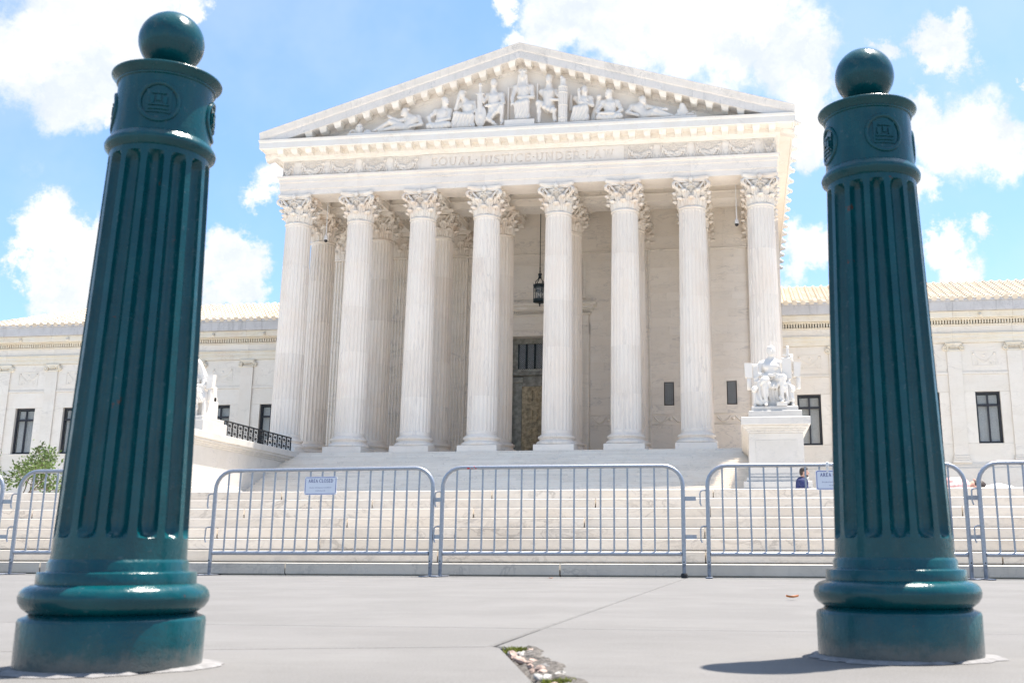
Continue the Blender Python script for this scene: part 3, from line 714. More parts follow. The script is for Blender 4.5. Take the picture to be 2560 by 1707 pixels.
# ---- ceiling with beams
m = MB(); m.box(-16.5, 16.5, 67.5, 79, 25.25, 25.4); m.build('portico_ceiling', M_wall, ch)
def beam(x0, x1, y0, y1):
    m = MB(); m.box(x0, x1, y0, y1, 24.06, 25.26); m.box(x0-.08, x1+.08, y0-.08, y1+.08, 24.55, 24.62); m.box(x0-.16, x1+.16, y0-.16, y1+.16, 24.95, 25.255)
    return m.build('ceiling_beam', M_wall, ch)
beam(-16.4, 16.4, YR-.9, YR+.9)
for x in CX:
    beam(x-.8, x+.8, 68.99, YR-1.07); beam(x-.8, x+.8, YR+1.07, 76.6)
for a, b in zip(CX[:-1], CX[1:]):
    for ya, yb in ((68.99, YR-1.07), (YR+1.07, 76.75)):
        for k in range(2):
            o = 1.0+.42*k; m = MB()
            m.box(a+o, b-o, ya+.35+.3*k, ya+.5+.3*k, 25.02+.07*k, 25.252); m.box(a+o, b-o, yb-.5-.3*k, yb-.35-.3*k, 25.02+.07*k, 25.252)
            m.box(a+o, a+o+.15, ya+.5+.3*k, yb-.5-.3*k, 25.02+.07*k, 25.252); m.box(b-o-.15, b-o, ya+.5+.3*k, yb-.5-.3*k, 25.02+.07*k, 25.252)
            m.build('coffer_moulding', M_wall, ch)
# ---- portico back wall: individual marble blocks round the door
YW = 76.9
pw = sub('portico_wall', ch); WL[pw.name] = Vector((0, 74, ZF))
m = MB(); m.box(-16.6, -2.66, YW+.10, YW+1.2, ZF, 25.3); m.box(2.66, 16.6, YW+.10, YW+1.2, ZF, 25.3); m.box(-2.66, 2.66, YW+.10, YW+1.2, 15.95, 25.3); m.build('wall_backing', M_wall, pw)
def block(x0, x1, z0, z1, mat=M_wall):
    m = MB(); g_ = .0025; m.box(x0+g_, x1-g_, YW+.006*rng.random(), YW+.2, z0+g_, z1-g_, .004); return m.build('stone_block', mat, pw)
bays = [(-14.75, -12.10), (-10.35, -7.70), (-5.95, -3.30), (3.30, 5.95), (7.70, 10.35), (12.10, 14.75)]
grl = {8.95: (8.60, 9.30), 13.38: (13.03, 13.73), -8.95: (-9.30, -8.60), -13.38: (-13.73, -13.03)}
zz = np.linspace(10.04, 21.99, 20)
for bi, (a, b) in enumerate(bays):
    gx = [v for v in grl.values() if a < v[0] < b]
    for k in range(19):
        z0, z1 = zz[k], zz[k+1]; j = a+(b-a)*((.28+.3*rng.random()) if k % 2 else (.55+.25*rng.random()))
        spans = [(a, j), (j, b)]
        if gx and z1 > 10.63 and z0 < 12.28:
            spans = [(a, gx[0][0]), (gx[0][1], b)]
            if z0 < 10.63: block(*gx[0], z0, 10.63)
            if z1 > 12.28: block(*gx[0], 12.28, z1)
        for p, q in spans: block(p, q, z0, z1)
    block(a, a+.55*(b-a), ZF, 9.255); block(a+.55*(b-a), b, ZF, 9.255)
    m = MB(); m.box(a, b, YW-.03, YW+.2, 9.26, 9.34, .01); m.box(a, b, YW-.03, YW+.2, 9.96, 10.035, .01); m.box(a, b, YW+.02, YW+.2, 9.34, 9.96)
    cxx = (a+b)/2
    for s_ in (-1, 1):
        m.tube([(cxx+s_*(.15+1.0*q/10), YW, 9.85-.42*math.sin(PI*q/10)) for q in range(11)], .06, 6)
        for q in range(12): aa = q*.62; rr = .2*(1-q/15); m.ball((cxx+s_*1.0+rr*math.cos(aa), YW+.01, 9.62+rr*math.sin(aa)), .04, 5, 4)
    m.ball((cxx, YW, 9.65), .13, 8, 6); m.build('relief_panel', M_wall, pw, 60)
for z0, z1 in ((22.12, 23.1), (23.1, 24.15), (24.15, 25.24)):
    xs = [-16.5]+list(np.arange(-14.9, 15.4, 3.1)+.7*rng.random())+[16.5]
    for p, q in zip(xs[:-1], xs[1:]): block(p, q, z0, z1)
for a, b in bays+[(-3.3, 3.3)]:
    m = MB(); m.box(a-.05, b+.05, YW-.10, YW+.2, 22.0, 22.11, .02); m.build('string_course', M_wall, pw)
# pilasters
pil = MB(); ring = []
for z in (ZF+1.0, 22.0):
    r = [(-.87, YW+.1, z), (-.87, YW-.22, z)]
    for q in range(7):
        xa = -.80+q*.232; r += [(xa+.02, YW-.22, z), (xa+.05, YW-.15, z), (xa+.10, YW-.125, z), (xa+.15, YW-.15, z), (xa+.185, YW-.22, z)]
    r += [(.87, YW-.22, z), (.87, YW+.1, z)]; ring.append(r)
pil.loft(ring); pil_me, pil_c = pil.mesh('pilaster', M_wall)
pb = MB(); pb.box(-1.05, 1.05, YW-.40, YW+.1, ZF, ZF+.39, .01); pb.box(-1.02, 1.02, YW-.37, YW+.1, ZF+.40, ZF+.62, .06); pb.box(-.95, .95, YW-.30, YW+.1, ZF+.63, ZF+.78, .03); pb.box(-.98, .98, YW-.33, YW+.1, ZF+.79, ZF+.99, .06)
pb_me, pb_c = pb.mesh('pilaster_base', M_wall)
for x in (CX[0], CX[1], CX[2], CX[5], CX[6], CX[7]):
    o = inst(pil_me, 'pilaster', pil_c+Vector((x, 0, 0)), pw); o2 = inst(pb_me, 'pilaster_base', pb_c+Vector((x, 0, 0)), pw)
    inst(cap_me, 'pilaster_capital', Vector((x, YW-.02, 22.118))+cap_c, pw, scale=(.98, .38, 1))
for s_ in (-1, 1):
    m = MB(); m.box(*sorted((s_*16.45, s_*17.05)), YW-.1, 110, ZF, 24.04); m.build('flank_wall', M_marble, ch)
# pierced metal grilles in the wall
for xc_, (xa, xb) in grl.items():
    gt = sub('wall_grille', ch)
    m = MB(); m.box(xa, xb, YW+.085, YW+.095, 10.63, 12.28); m.build('recess_back', M_pane, gt)
    m = MB()
    for r in ((xa, xa+.05, 10.63, 12.28), (xb-.05, xb, 10.63, 12.28)): m.box(r[0], r[1], YW-.01, YW+.08, r[2], r[3])
    for z0, z1 in ((10.63, 10.68), (12.23, 12.28)): m.box(xa+.05, xb-.05, YW-.01, YW+.08, z0, z1)
    m.build('grille_frame', M_iron, gt)
    m = MB(); nx, nz = 4, 9
    for i in range(nx+1):
        for j in range(nz):
            xx, z = xa+.05+(xb-xa-.1)*i/nx, 10.70+1.5*j/nz; dx, dz_ = (xb-xa-.1)/nx, 1.5/nz
            if i < nx:
                m.tube([(xx, YW+.03, z), (xx+dx, YW+.03, z+dz_)], .012, 4); m.tube([(xx+dx, YW+.03, z), (xx, YW+.03, z+dz_)], .012, 4)
            m.ball((xx, YW+.025, z), .035, 5, 4)
    m.build('lattice', M_iron, gt)
# ---- bronze door in its marble frame
df = sub('door_surround', ch)
m = MB()
for s_ in (-1, 1): m.box(*sorted((s_*2.62, s_*3.20)), YW-.16, YW+.9, ZF, 16.70, .02); m.box(*sorted((s_*2.72, s_*2.80)), YW-.20, YW, ZF, 16.6); m.box(*sorted((s_*3.0, s_*3.1)), YW-.20, YW, ZF, 16.7)
m.box(-3.2, 3.2, YW-.163, YW+.9, 15.85, 16.75, .02); m.box(-3.1, 3.1, YW-.20, YW, 16.45, 16.55); m.box(-3.1, 3.1, YW-.20, YW, 15.95, 16.02)
m.build('door_architrave', M_wall, df)
m = MB(); m.box(-3.15, 3.15, YW-.14, YW+.1, 16.76, 17.36); m.box(-3.3, 3.3, YW-.30, YW+.1, 17.36, 17.46); m.box(-3.62, 3.62, YW-.62, YW+.1, 17.74, 17.98, .03); m.box(-3.80, 3.80, YW-.78, YW+.1, 17.98, 18.22, .04); m.box(-3.45, 3.45, YW-.45, YW+.1, 17.66, 17.74)
m.build('door_cornice', M_warm, df)
m = MB()
for i in range(46): x = -3.4+.151*i; m.box(x-.045, x+.045, YW-.42, YW, 17.48, 17.64)
for i in range(70): x = -2.9+.084*i; m.box(x-.02, x+.02, YW-.23, YW-.15, 16.24, 16.30)
for i in range(110):
    for s_ in (-1, 1): z = 7.0+.086*i; m.box(*sorted((s_*2.88, s_*2.94)), YW-.19, YW-.15, z, z+.045)
tag(m.build('dentil', M_warm, df), kind='stuff')
m = MB()
for s_ in (-1, 1): m.box(*sorted((s_*2.75, s_*2.95)), YW-.06, YW+.1, 18.6, 21.4)
m.box(-2.75, 2.75, YW-.06, YW+.1, 21.2, 21.4); m.box(-2.75, 2.75, YW-.06, YW+.1, 18.6, 18.8); m.build('panel_moulding', M_wall, df)
for z0, z1 in zip((18.25, 19.2, 20.2, 21.2), (19.2, 20.2, 21.2, 22.0)): block(-2.7, .3, z0, z1); block(.3, 2.7, z0, z1)
do = sub('bronze_door', ch); YD = 77.65
m = MB(); m.box(-2.62, 2.62, YD+.25, YD+.35, ZF, 15.85); m.build('door_back', M_dark, do)
m = MB()
for s_ in (-1, 1): m.box(*sorted((s_*1.86, s_*2.62)), YD-.05, YD+.25, ZF, 13.0); m.box(*sorted((s_*2.2, s_*2.62)), YD, YD+.25, 13.55, 15.85); m.box(*sorted((s_*1.70, s_*2.62)), YD-.18, YD+.2, 12.55, 12.95, .04)
m.box(-2.62, 2.62, YD-.30, YD+.25, 13.05, 13.30, .04); m.box(-2.62, 2.62, YD-.2, YD+.25, 13.30, 13.55, .03); m.box(-2.2, 2.2, YD, YD+.25, 15.45, 15.85); m.box(-1.86, 1.86, YD-.02, YD+.25, 12.30, 13.05)
m.build('door_frame', M_bronzed, do)
m = MB(); m.box(-2.2, 2.2, YD+.2, YD+.22, 13.55, 15.45); m.build('transom_pane', M_pane, do)
m = MB()
for x in np.linspace(-2.2, 2.2, 8): m.box(x-.06, x+.06, YD+.05, YD+.2, 13.55, 15.45)
for x0 in np.linspace(-2.2, 2.2, 8)[:-1]:
    for j in range(12):
        z = 13.55+j*.158
        for q in range(3):
            xa = x0+.06+q*.17; m.tube([(xa, YD+.15, z), (xa+.17, YD+.15, z+.158)], .016, 4); m.tube([(xa+.17, YD+.15, z), (xa, YD+.15, z+.158)], .016, 4)
m.build('transom_grille', M_lamp, do)
for s_ in (-1, 1):
    m = MB(); x0, x1 = sorted((s_*.02, s_*1.86)); m.box(x0, x1, YD+.06, YD+.2, ZF, 12.30); m.build('door_leaf', M_bronze, do)
    for k in range(4):
        z0 = ZF+.22+k*1.42; m = MB(); a, b = x0+.32, x1-.32
        m.box(a, b, YD+.0, YD+.06, z0, z0+.09); m.box(a, b, YD, YD+.06, z0+1.06, z0+1.15); m.box(a, a+.09, YD, YD+.06, z0+.09, z0+1.06); m.box(b-.09, b, YD, YD+.06, z0+.09, z0+1.06)
        for f in (.33, .67):
            xx = a+(b-a)*f; m.tube([(xx, YD+.04, z0+.15), (xx+.04, YD+.03, z0+.75)], .10, 7, .07); m.ball((xx+.03, YD+.03, z0+.88), .075, 7, 5); m.tube([(xx, YD+.03, z0+.65), (xx+.2*(f-.5)*5*.3, YD+.01, z0+.45)], .035, 5)
        m.build('door_panel', M_bronze, do, 60)
# ================================================================== WINGS
YG = 77.7
def wing(sgn, x_in, x_out, pil_x, win_x, lion_x):
    X = lambda a, b: tuple(sorted((a, b)))
    lo, hi = X(x_in, x_out); ww, zb_, zt_ = 1.64, 7.79, 11.34
    wg = sub('wing_wall', ch)
    def bxm(name, mat, *boxes, c=.006):
        m = MB()
        for b in boxes: m.box(*b, c) if len(b) == 6 else m.box(*b[:6], b[6])
        return m.build(name, mat, wg)
    es = [lo]+sorted(sum([[c-ww/2, c+ww/2] for c in win_x], []))+[hi]
    for i in range(0, len(es), 2): bxm('wall_pier', M_wall2, (es[i]+.003, es[i+1]-.003, YG, YG+.6, zb_+.004, zt_-.004))
    ed = [lo]+sorted(pil_x)+[hi]
    for a, b in zip(ed[:-1], ed[1:]):
        bxm('wall_block', M_wall2, (a+.004, b-.004, YG, YG+.6, zt_+.004, 12.55)); bxm('wall_block', M_wall2, (a+.004, b-.004, YG, YG+.6, 12.78, 14.76)); bxm('wall_block', M_wall2, (a+.004, b-.004, YG, YG+.6, 6.45, zb_-.004))
        bxm('string_course', M_wall2, (a+.48, b-.48, YG-.07, YG+.6, 12.555, 12.70), (a+.48, b-.48, YG-.03, YG+.6, 12.705, 12.775))
        bxm('architrave_block', M_warm2, (a+.003, b-.003, YG-.12, YG+.6, 14.77, 15.08), (a+.003, b-.003, YG-.16, YG+.6, 15.083, 15.37), (a+.003, b-.003, YG-.24, YG+.6, 15.373, 15.45))
        bxm('frieze_block', M_wall2, (a+.003, b-.003, YG-.12, YG+.6, 15.453, 15.97))
        bxm('cornice_block', M_warm2, (a+.003, b-.003, YG-.20, YG+.6, 15.973, 16.07), (a+.003, b-.003, YG-.38, YG+.6, 16.36, 16.44), (a+.003, b-.003, YG-.70, YG+.6, 16.45, 16.90, .02))
        bxm('gutter_block', M_grey, (a+.003, b-.003, YG-.92, YG+.6, 16.905, 17.58), (a+.003, b-.003, YG-1.0, YG+.6, 17.583, 17.72))
        if b-a > 3.5:
            cx_ = (a+b)/2; m = MB(); m.box(cx_-.82, cx_+.82, YG-.025, YG+.1, 13.13, 13.17); m.box(cx_-.82, cx_+.82, YG-.025, YG+.1, 14.13, 14.17); m.box(cx_-.82, cx_-.78, YG-.025, YG+.1, 13.17, 14.13); m.box(cx_+.78, cx_+.82, YG-.025, YG+.1, 13.17, 14.13)
            for r_, o_ in ((.035, 0), (.03, .09), (.025, .17)): m.tube([(cx_-.7+1.4*q/12, YG+.005, 14.0-(.62-o_)*math.sin(PI*q/12)) for q in range(13)], r_, 5)
            m.ball((cx_, YG+.02, 13.87), .12, 9, 6, (1, .4, 1))
            for q in range(9): m.ball((cx_+.2*math.cos(q*.7), YG+.01, 13.87+.17*math.sin(q*.7)), .035, 5, 4)
            for s_ in (-1, 1):
                for q in range(10): aa = q*.7; rr = .17*(1-q/13); m.ball((cx_+s_*.5+rr*math.cos(aa), YG, 13.32+rr*math.sin(aa)), .035, 5, 4)
                m.ball((cx_+s_*.70, YG, 14.0), .08, 6, 5)
            m.build('garland_panel', M_wall2, wg, 60)
    m = MB(); n_ = int((hi-lo)/.19)
    for i in range(n_): x = lo+.19*i+.05; m.box(x, x+.105, YG-.32, YG, 16.09, 16.35)
    tag(m.build('dentil', M_warm2, wg), kind='stuff')
    bxm('wing_base', M_wall2, (lo, hi, YG-.35, YG+.6, 1.0, 6.1), (lo, hi, YG-.22, YG+.6, 6.1, 6.3), (lo, hi, YG-.12, YG+.6, 6.3, 6.445))
    m = MB(); m.box(lo, hi, YG+.62, YG+14, 1.0, 17.55); m.build('wing_core', M_dark, wg)
    for x in pil_x:
        m = MB(); m.box(x-.48, x+.48, YG-.12, YG+.3, 6.98, 14.16, .006); po_ = m.build('wing_pilaster', M_wall2, ch)
        m = MB(); m.box(x-.62, x+.62, YG-.26, YG+.2, 6.45, 6.66, .02); m.box(x-.58, x+.58, YG-.22, YG+.2, 6.66, 6.80, .03); m.box(x-.53, x+.53, YG-.17, YG+.2, 6.80, 6.975, .03); m.build('pilaster_base', M_wall2, po_)
        m = MB(); m.box(x-.56, x+.56, YG-.20, YG+.2, 14.64, 14.765, .01); m.box(x-.50, x+.50, YG-.16, YG+.2, 14.50, 14.64); m.box(x-.47, x+.47, YG-.13, YG+.2, 14.165, 14.30, .02)
        for s_ in (-1, 1):
            for q in range(16): aa = PI/2-s_*-q*.55*s_*s_; rr = .20*(1-q/20); m.ball((x+s_*.58+rr*math.cos(PI/2+s_*q*.55), YG-.16, 14.41+rr*math.sin(PI/2+s_*q*.55)), .055, 6, 4)
            m.lathe([(.02, 0), (.19, .0), (.19, .3), (.02, .3)], 12, (0, 0, 0)); k = 4*12; m.v[-k:] = [(x+s_*.58+a, YG-.14+c_, 14.41+b) for a, b, c_ in m.v[-k:]]
        for q in range(5): m.box(x-.24+.1*q, x-.18+.1*q, YG-.19, YG, 14.42, 14.58)
        m.build('ionic_capital', M_warm2, po_, 50)
    for c in win_x:
        wn = sub('window', ch); y = YG+.22
        m = MB(); a, b = c-ww/2, c+ww/2
        for r in ((a, a+.13, zb_, zt_), (b-.13, b, zb_, zt_)): m.box(r[0], r[1], y, y+.12, r[2], r[3])
        m.box(a+.13, b-.13, y, y+.12, zb_, zb_+.13); m.box(a+.13, b-.13, y, y+.12, zt_-.13, zt_); m.box(a+.13, b-.13, y+.003, y+.12, 10.35, 10.49); m.box(c-.055, c+.055, y+.005, y+.12, zb_+.13, zt_-.13)
        m.build('window_frame', M_frame, wn)
        for xa, xb in ((a+.13, c-.055), (c+.055, b-.13)):
            for z0, z1 in ((zb_+.13, 10.35), (10.49, zt_-.13)):
                m = MB(); m.box(xa, xb, y+.05, y+.06, z0, z1); m.build('pane', M_glass, wn)
        m = MB(); low = zb_+.15+(.55 if rng.random() < .5 else .05); k = int((zt_-.15-low)/.075)
        for i in range(k): z = low+.075*i; m.add([(a+.16, y+.20, z), (b-.16, y+.20, z), (b-.16, y+.24, z+.068), (a+.16, y+.24, z+.068)], [(0, 1, 2, 3)])
        m.box(a+.14, b-.14, y+.19, y+.25, low-.03, low)
        tag(m.build('blind', M_blind, wn), kind='stuff')
        m = MB(); m.box(a-.02, b+.02, y+.38, y+.385, zb_-.1, zt_+.1); m.build('room_back', M_dark, wn)
        m = MB(); m.box(a-.04, b+.04, YG-.03, YG+.22, zb_-.10, zb_-.004, .006); m.build('window_sill', M_wall2, wn)
    for x in lion_x:
        m = MB(); m.ball((x, YG-.72, 16.62), .15, 8, 6); m.ball((x, YG-.85, 16.58), .08, 6, 5); m.build('lion_knob', M_warm2, wg, 50)
    # tiled roof
    rf = sub('wing_roof', ch); ye, ze, run, rise = YG-.95, 17.73, 6.6, 2.75; nx = Vector((0, run, rise)); Ln = nx.length; d = nx/Ln; nrm = Vector((0, -rise, run))/Ln
    m = MB(); m.add([(lo, ye+.05, ze), (hi, ye+.05, ze), (hi, ye+run, ze+rise-.03), (lo+(6. if sgn < 0 else 0), ye+run, ze+rise-.03), (lo+(6. if sgn < 0 else 0), ye+16, ze+rise-.03), (hi, ye+16, ze+rise-.03), (lo, ye+20, ze)], [(0, 1, 2, 3), (3, 2, 5, 4), (0, 3, 4, 6)]); m.build('roof_deck', M_tilepan, rf)
    nt = 13; tl = Ln/nt
    rb = MB()
    for i in range(nt):
        rings = []
        for t, r in ((0, .165), (.08, .165), (1.02, .115)):
            c0 = d*(tl*(i+t))+nrm*.02; rings.append([c0+Vector((r*math.cos(PI*q/6), 0, 0))+nrm*(r*math.sin(PI*q/6)) for q in range(7)])
        rb.loft(rings)
    rb.lathe([(.02, 0), (.19, 0), (.19, .06), (.02, .07)], 10); k = 40; rb.v[-k:] = [tuple(d*(-.03-z_)+Vector((x_, 0, 0))+nrm*(y_+.05)) for x_, y_, z_ in rb.v[-k:]]
    rb_me, rb_c = rb.mesh('tile_rib', M_tile, 50)
    n_ = int((hi-lo)/.60)
    for i in range(n_):
        x = hi-.3-.6*i if sgn < 0 else lo+.3+.6*i; s_ = 1.
        if sgn < 0: s_ = min(1., (x-lo)/6.)
        if s_ < .08: continue
        inst(rb_me, 'tile_rib', Vector((x, ye, ze))+Vector((0, rb_c.y*s_, rb_c.z*s_)), rf, scale=(1, s_, s_))
    m = MB()
    for i in range(nt):
        a = d*(tl*i)+nrm*.075; b = d*(tl*(i+1.03))+nrm*.02; c0 = d*(tl*i)+nrm*.0
        l2 = lo+(6.*i/nt if sgn < 0 else 0)
        o = Vector((0, ye, ze)); m.add([(l2, *(o+c0).yz), (hi, *(o+c0).yz), (hi, *(o+a).yz), (l2, *(o+a).yz), (l2, *(o+b).yz), (hi, *(o+b).yz)], [(0, 1, 2, 3), (3, 2, 5, 4)])
    tag(m.build('pan_tiles', M_tile, rf), kind='stuff')
M_wall2 = marble('wing_marble', (.76, .72, .655), (.72, .675, .60), (.45, .42, .38), .40, .7, (.7, .7, 1.5), tint=.035, warm=.10, rot=(0, .3, 0), dirt=.10)
M_warm2 = marble('wing_cornice_marble', (.73, .69, .60), (.71, .65, .53), (.45, .40, .30), .35, 1.2, tint=.03, warm=.25)
wing(1, 17.06, 52., [20.74+4.02*k for k in range(8)], [18.74+4.03*k for k in range(9)], [22.5, 26.6, 30.6, 34.6, 38.6])
wing(-1, -17.06, -47.2, [-23.25-4.04*k for k in range(6)], [-21.24-4.03*k for k in range(7)], [-21.8, -25.9, -29.9, -34, -38, -42])
# ================================================================== PEDIMENT SCULPTURE
def V3(p, y): return (p[0], y, p[1])
def seated(name, J, hr=.305, robe=True, yb=66.72, beard=False, crown=False, hooded=False, extra=(), label=None, tunic=False, recl=False):
    y = dict(head=yb-.22, neck=yb-.12, sl=yb-.02, sr=yb-.02, el=yb-.28, er=yb-.28, hl=yb-.46, hr=yb-.46, chest=yb-.06, hip=yb-.06, kl=yb-.5, kr=yb-.5, fl=yb-.42, fr=yb-.42)
    y.update(J.get('y', {})); P = {k: V3(v, y[k]) for k, v in J.items() if k in y}
    h = P['head']; pr = [('e', h, (hr*.80, hr*.92, hr*1.12)), ('c', (h[0], h[1]-.02, h[2]-hr*.75), P['neck'], hr*.5, hr*.52)]
    fx = J.get('look', 0.)      # face direction: -1 left, 0 viewer, 1 right
    fd = np.array([fx, -1+abs(fx)*.75, 0]); fd /= np.linalg.norm(fd); sd = np.array([-fd[1], fd[0], 0]); hh = np.array(h)
    pr += [('c', hh+fd*hr*.80+np.array([0, 0, .0]), hh+fd*hr*.95+np.array([0, 0, -.30*hr]), hr*.08, hr*.13, .03), ('c', hh+fd*hr*.66-sd*hr*.36+np.array([0, 0, .22*hr]), hh+fd*hr*.66+sd*hr*.36+np.array([0, 0, .22*hr]), hr*.12, hr*.12, .03), ('e', hh+fd*hr*.62+np.array([0, 0, -.72*hr]), (hr*.36, hr*.36, hr*.32), .05)]
    if beard: pr.append(('c', hh+fd*hr*.7+np.array([0, 0, -.7*hr]), hh+fd*hr*.7+np.array([0, .05, -1.35*hr]), hr*.36, hr*.2))
    for a in np.linspace(0, 2*PI, 9)[:-1]: pr.append(('e', hh-fd*hr*.34+np.array([math.cos(a)*hr*.52, math.sin(a)*hr*.5, hr*.62]), (hr*.3, hr*.3, hr*.26), .03))
    if crown:
        for a in np.linspace(-1.2, 1.2, 6): pr.append(('c', hh+np.array([math.sin(a)*hr*.85, -math.cos(a)*hr*.75, hr*.75]), hh+np.array([math.sin(a)*hr*.95, -math.cos(a)*hr*.85, hr*1.75]), hr*.20, hr*.05, .02))
        for s_ in (-1, 1): pr.append(('c', hh+np.array([s_*hr*.85, -.05, 0]), hh+np.array([s_*hr*1.0, 0, -hr*2.0]), hr*.28, hr*.22))
    if hooded: pr += [('e', hh+np.array([0, .10, .05]), (hr*1.1, hr*1.05, hr*1.25)), ('c', hh+np.array([-hr*.9, .05, 0]), P['sl'], hr*.4, hr*.5), ('c', hh+np.array([hr*.9, .05, 0]), P['sr'], hr*.4, hr*.5)]
    ch_, hp = np.array(P['chest']), np.array(P['hip'])
    pr += [('c', P['sl'], P['sr'], hr*.78, hr*.78, .12), ('c', P['neck'], ch_, hr*.7, hr*1.25, .12), ('c', ch_, hp, hr*1.35, hr*1.38, .15)]
    pr += [('e', ch_+np.array([s_*hr*.62, -hr*.95, .10]), (hr*.55, hr*.35, hr*.45), .08) for s_ in (-1, 1)]
    for a in ('l', 'r'):
        s0, e0, h0, k0, f0 = (np.array(P[q+a]) for q in ('s', 'e', 'h', 'k', 'f'))
        pr += [('c', s0, e0, hr*.62, hr*.46, .07), ('c', e0, h0, hr*.46, hr*.30, .06), ('e', h0, (hr*.38, hr*.3, hr*.36), .04)]
        dv = (h0-e0)/max(.01, np.linalg.norm(h0-e0)); up = np.array([0, 0, 1.]) if abs(dv[2]) < .7 else np.array([1., 0, 0])
        for q in range(4): b0 = h0+dv*hr*.25+up*hr*(.24-.16*q); pr.append(('c', b0, b0+dv*hr*(.42-.05*abs(q-1))+np.array([0, -.02, 0]), hr*.10, hr*.075, .015))
        pr.append(('c', h0+up*hr*.2, h0+up*hr*.5+dv*hr*.15+np.array([0, -.04, 0]), hr*.1, hr*.08, .015))
        hq = hp+np.array([(-1 if a == 'l' else 1)*hr*.55*(0 if recl else 1), 0, 0])
        pr += [('c', hq, k0, hr*.85, hr*.62, .10), ('c', k0, f0, hr*.56, hr*.34, .08), ('c', f0, f0+np.array([(0 if not recl else (-.1 if f0[0] < hp[0] else .1)), -.20 if not recl else -.05, -.03]), hr*.30, hr*.2, .05)]
    if robe:
        kl, kr, fl, fr = (np.array(P[q]) for q in ('kl', 'kr', 'fl', 'fr'))
        for t in np.linspace(0, 1, 5):
            a = kl+(kr-kl)*t; b = fl+(fr-fl)*t; b[2] = min(b[2], a[2])+.02
            pr.append(('c', a+np.array([0, .06, -.05]), b+np.array([0, .05, .05]), hr*.62, hr*.68, .10))
            pr.append(('c', hp, a+np.array([0, .05, 0]), hr*.8, hr*.6, .10))
        pr.append(('c', np.array(P['sl']), hp+np.array([hr*.8, -.2, 0]), hr*.55, hr*.5, .06))
    if tunic:
        kl, kr = np.array(P['kl']), np.array(P['kr'])
        for t in np.linspace(0, 1, 5): pr.append(('c', hp, hp+(kl+(kr-kl)*t-hp)*.75+np.array([0, -.02, -.12]), hr*.85, hr*.55, .06))
    pr += list(extra)
    zk = max(P['kl'][2], P['kr'][2])+.15
    def disp(Q):
        x_, y_, z_ = Q[..., 0], Q[..., 1], Q[..., 2]
        low = np.clip((zk-z_)/.3, 0, 1) if robe or tunic else 0
        mid = np.clip(1-np.abs(z_-(P['chest'][2]-.1))/.5, 0, 1)*(.6 if robe else .25)
        return .024*np.sin(23*x_+5*np.sin(2.3*z_+3*P['head'][0])+2.5*np.sin(1.7*x_))*low+.017*np.sin(18*(x_*.7+z_)+4*np.sin(3*x_))*mid
    o = sdf_obj(name, pr, .034, M_relief, pe, .06, disp)
    if label: tag(o, label)
    return o
F1 = dict(head=(-7.98,29.46),neck=(-7.67,29.18),sl=(-7.83,29.02),sr=(-7.06,29.09),el=(-8.42,28.83),hl=(-8.92,29.03),er=(-6.77,28.51),hr=(-7.47,28.3),chest=(-7.45,28.86),hip=(-7.75,28.34),kl=(-8.91,28.69),fl=(-9.99,28.16),kr=(-8.56,28.28),fr=(-9.6,28.12),look=-.8)
F2 = dict(head=(-5.19,30.09),neck=(-5.23,29.67),sl=(-5.88,29.42),sr=(-4.87,29.42),el=(-6.28,28.94),hl=(-6.12,28.48),er=(-4.85,28.8),hr=(-5.58,28.61),chest=(-5.38,29.15),hip=(-5.45,28.4),kl=(-6.2,28.25),kr=(-4.86,28.3),fl=(-5.2,28.08),fr=(-5.9,28.08),look=.8)
F3 = dict(head=(-4.06,30.51),neck=(-3.83,30.1),sl=(-4.16,29.88),sr=(-3.18,29.9),el=(-4.41,29.45),hl=(-4.24,30.06),er=(-3.0,29.25),hr=(-3.53,29.0),chest=(-3.6,29.55),hip=(-3.58,28.85),kl=(-4.35,29.0),kr=(-3.3,28.85),fl=(-4.5,28.1),fr=(-3.25,28.1),look=-.7)
F4 = dict(head=(-1.86,31.2),neck=(-1.88,30.71),sl=(-2.34,30.36),sr=(-1.35,30.36),el=(-2.53,29.85),hl=(-2.65,30.3),er=(-1.16,29.71),hr=(-2.21,29.5),chest=(-1.84,30.1),hip=(-1.87,29.2),kl=(-2.12,28.53),kr=(-1.23,29.38),fl=(-1.6,28.1),fr=(-1.2,28.1),look=.15)
F5 = dict(head=(.13,31.62),neck=(.14,31.22),sl=(-.36,30.84),sr=(.68,30.82),el=(-.55,30.0),hl=(-.5,29.52),er=(.84,30.03),hr=(.0,29.97),chest=(.17,30.6),hip=(.2,29.8),kl=(-.15,29.5),kr=(.48,29.6),fl=(-.16,28.45),fr=(.5,28.45))
F6 = dict(head=(1.92,31.29),neck=(1.92,30.88),sl=(1.42,30.43),sr=(2.4,30.38),el=(1.83,29.8),hl=(2.62,29.63),er=(2.6,29.98),hr=(2.80,30.2),chest=(1.93,30.2),hip=(1.89,29.3),kl=(1.28,29.48),kr=(2.33,28.89),fl=(1.35,28.1),fr=(2.4,28.1),look=-.3)
F7 = dict(head=(4.33,30.32),neck=(4.24,30.0),sl=(3.75,29.84),sr=(4.68,29.76),el=(4.03,29.26),hl=(3.98,30.15),er=(4.87,29.21),hr=(4.14,29.4),chest=(4.25,29.5),hip=(4.19,28.9),kl=(3.76,28.93),kr=(4.41,29.0),fl=(3.6,28.1),fr=(4.5,28.1),look=.4)
F8 = dict(head=(5.96,29.98),neck=(6.02,29.6),sl=(5.52,29.40),sr=(6.5,29.38),el=(5.2,28.73),hl=(5.34,28.4),er=(6.8,28.75),hr=(6.31,28.34),chest=(6.04,29.1),hip=(6.01,28.45),kl=(5.36,28.25),kr=(6.69,28.25),fl=(6.3,28.07),fr=(5.7,28.07),look=-.6)
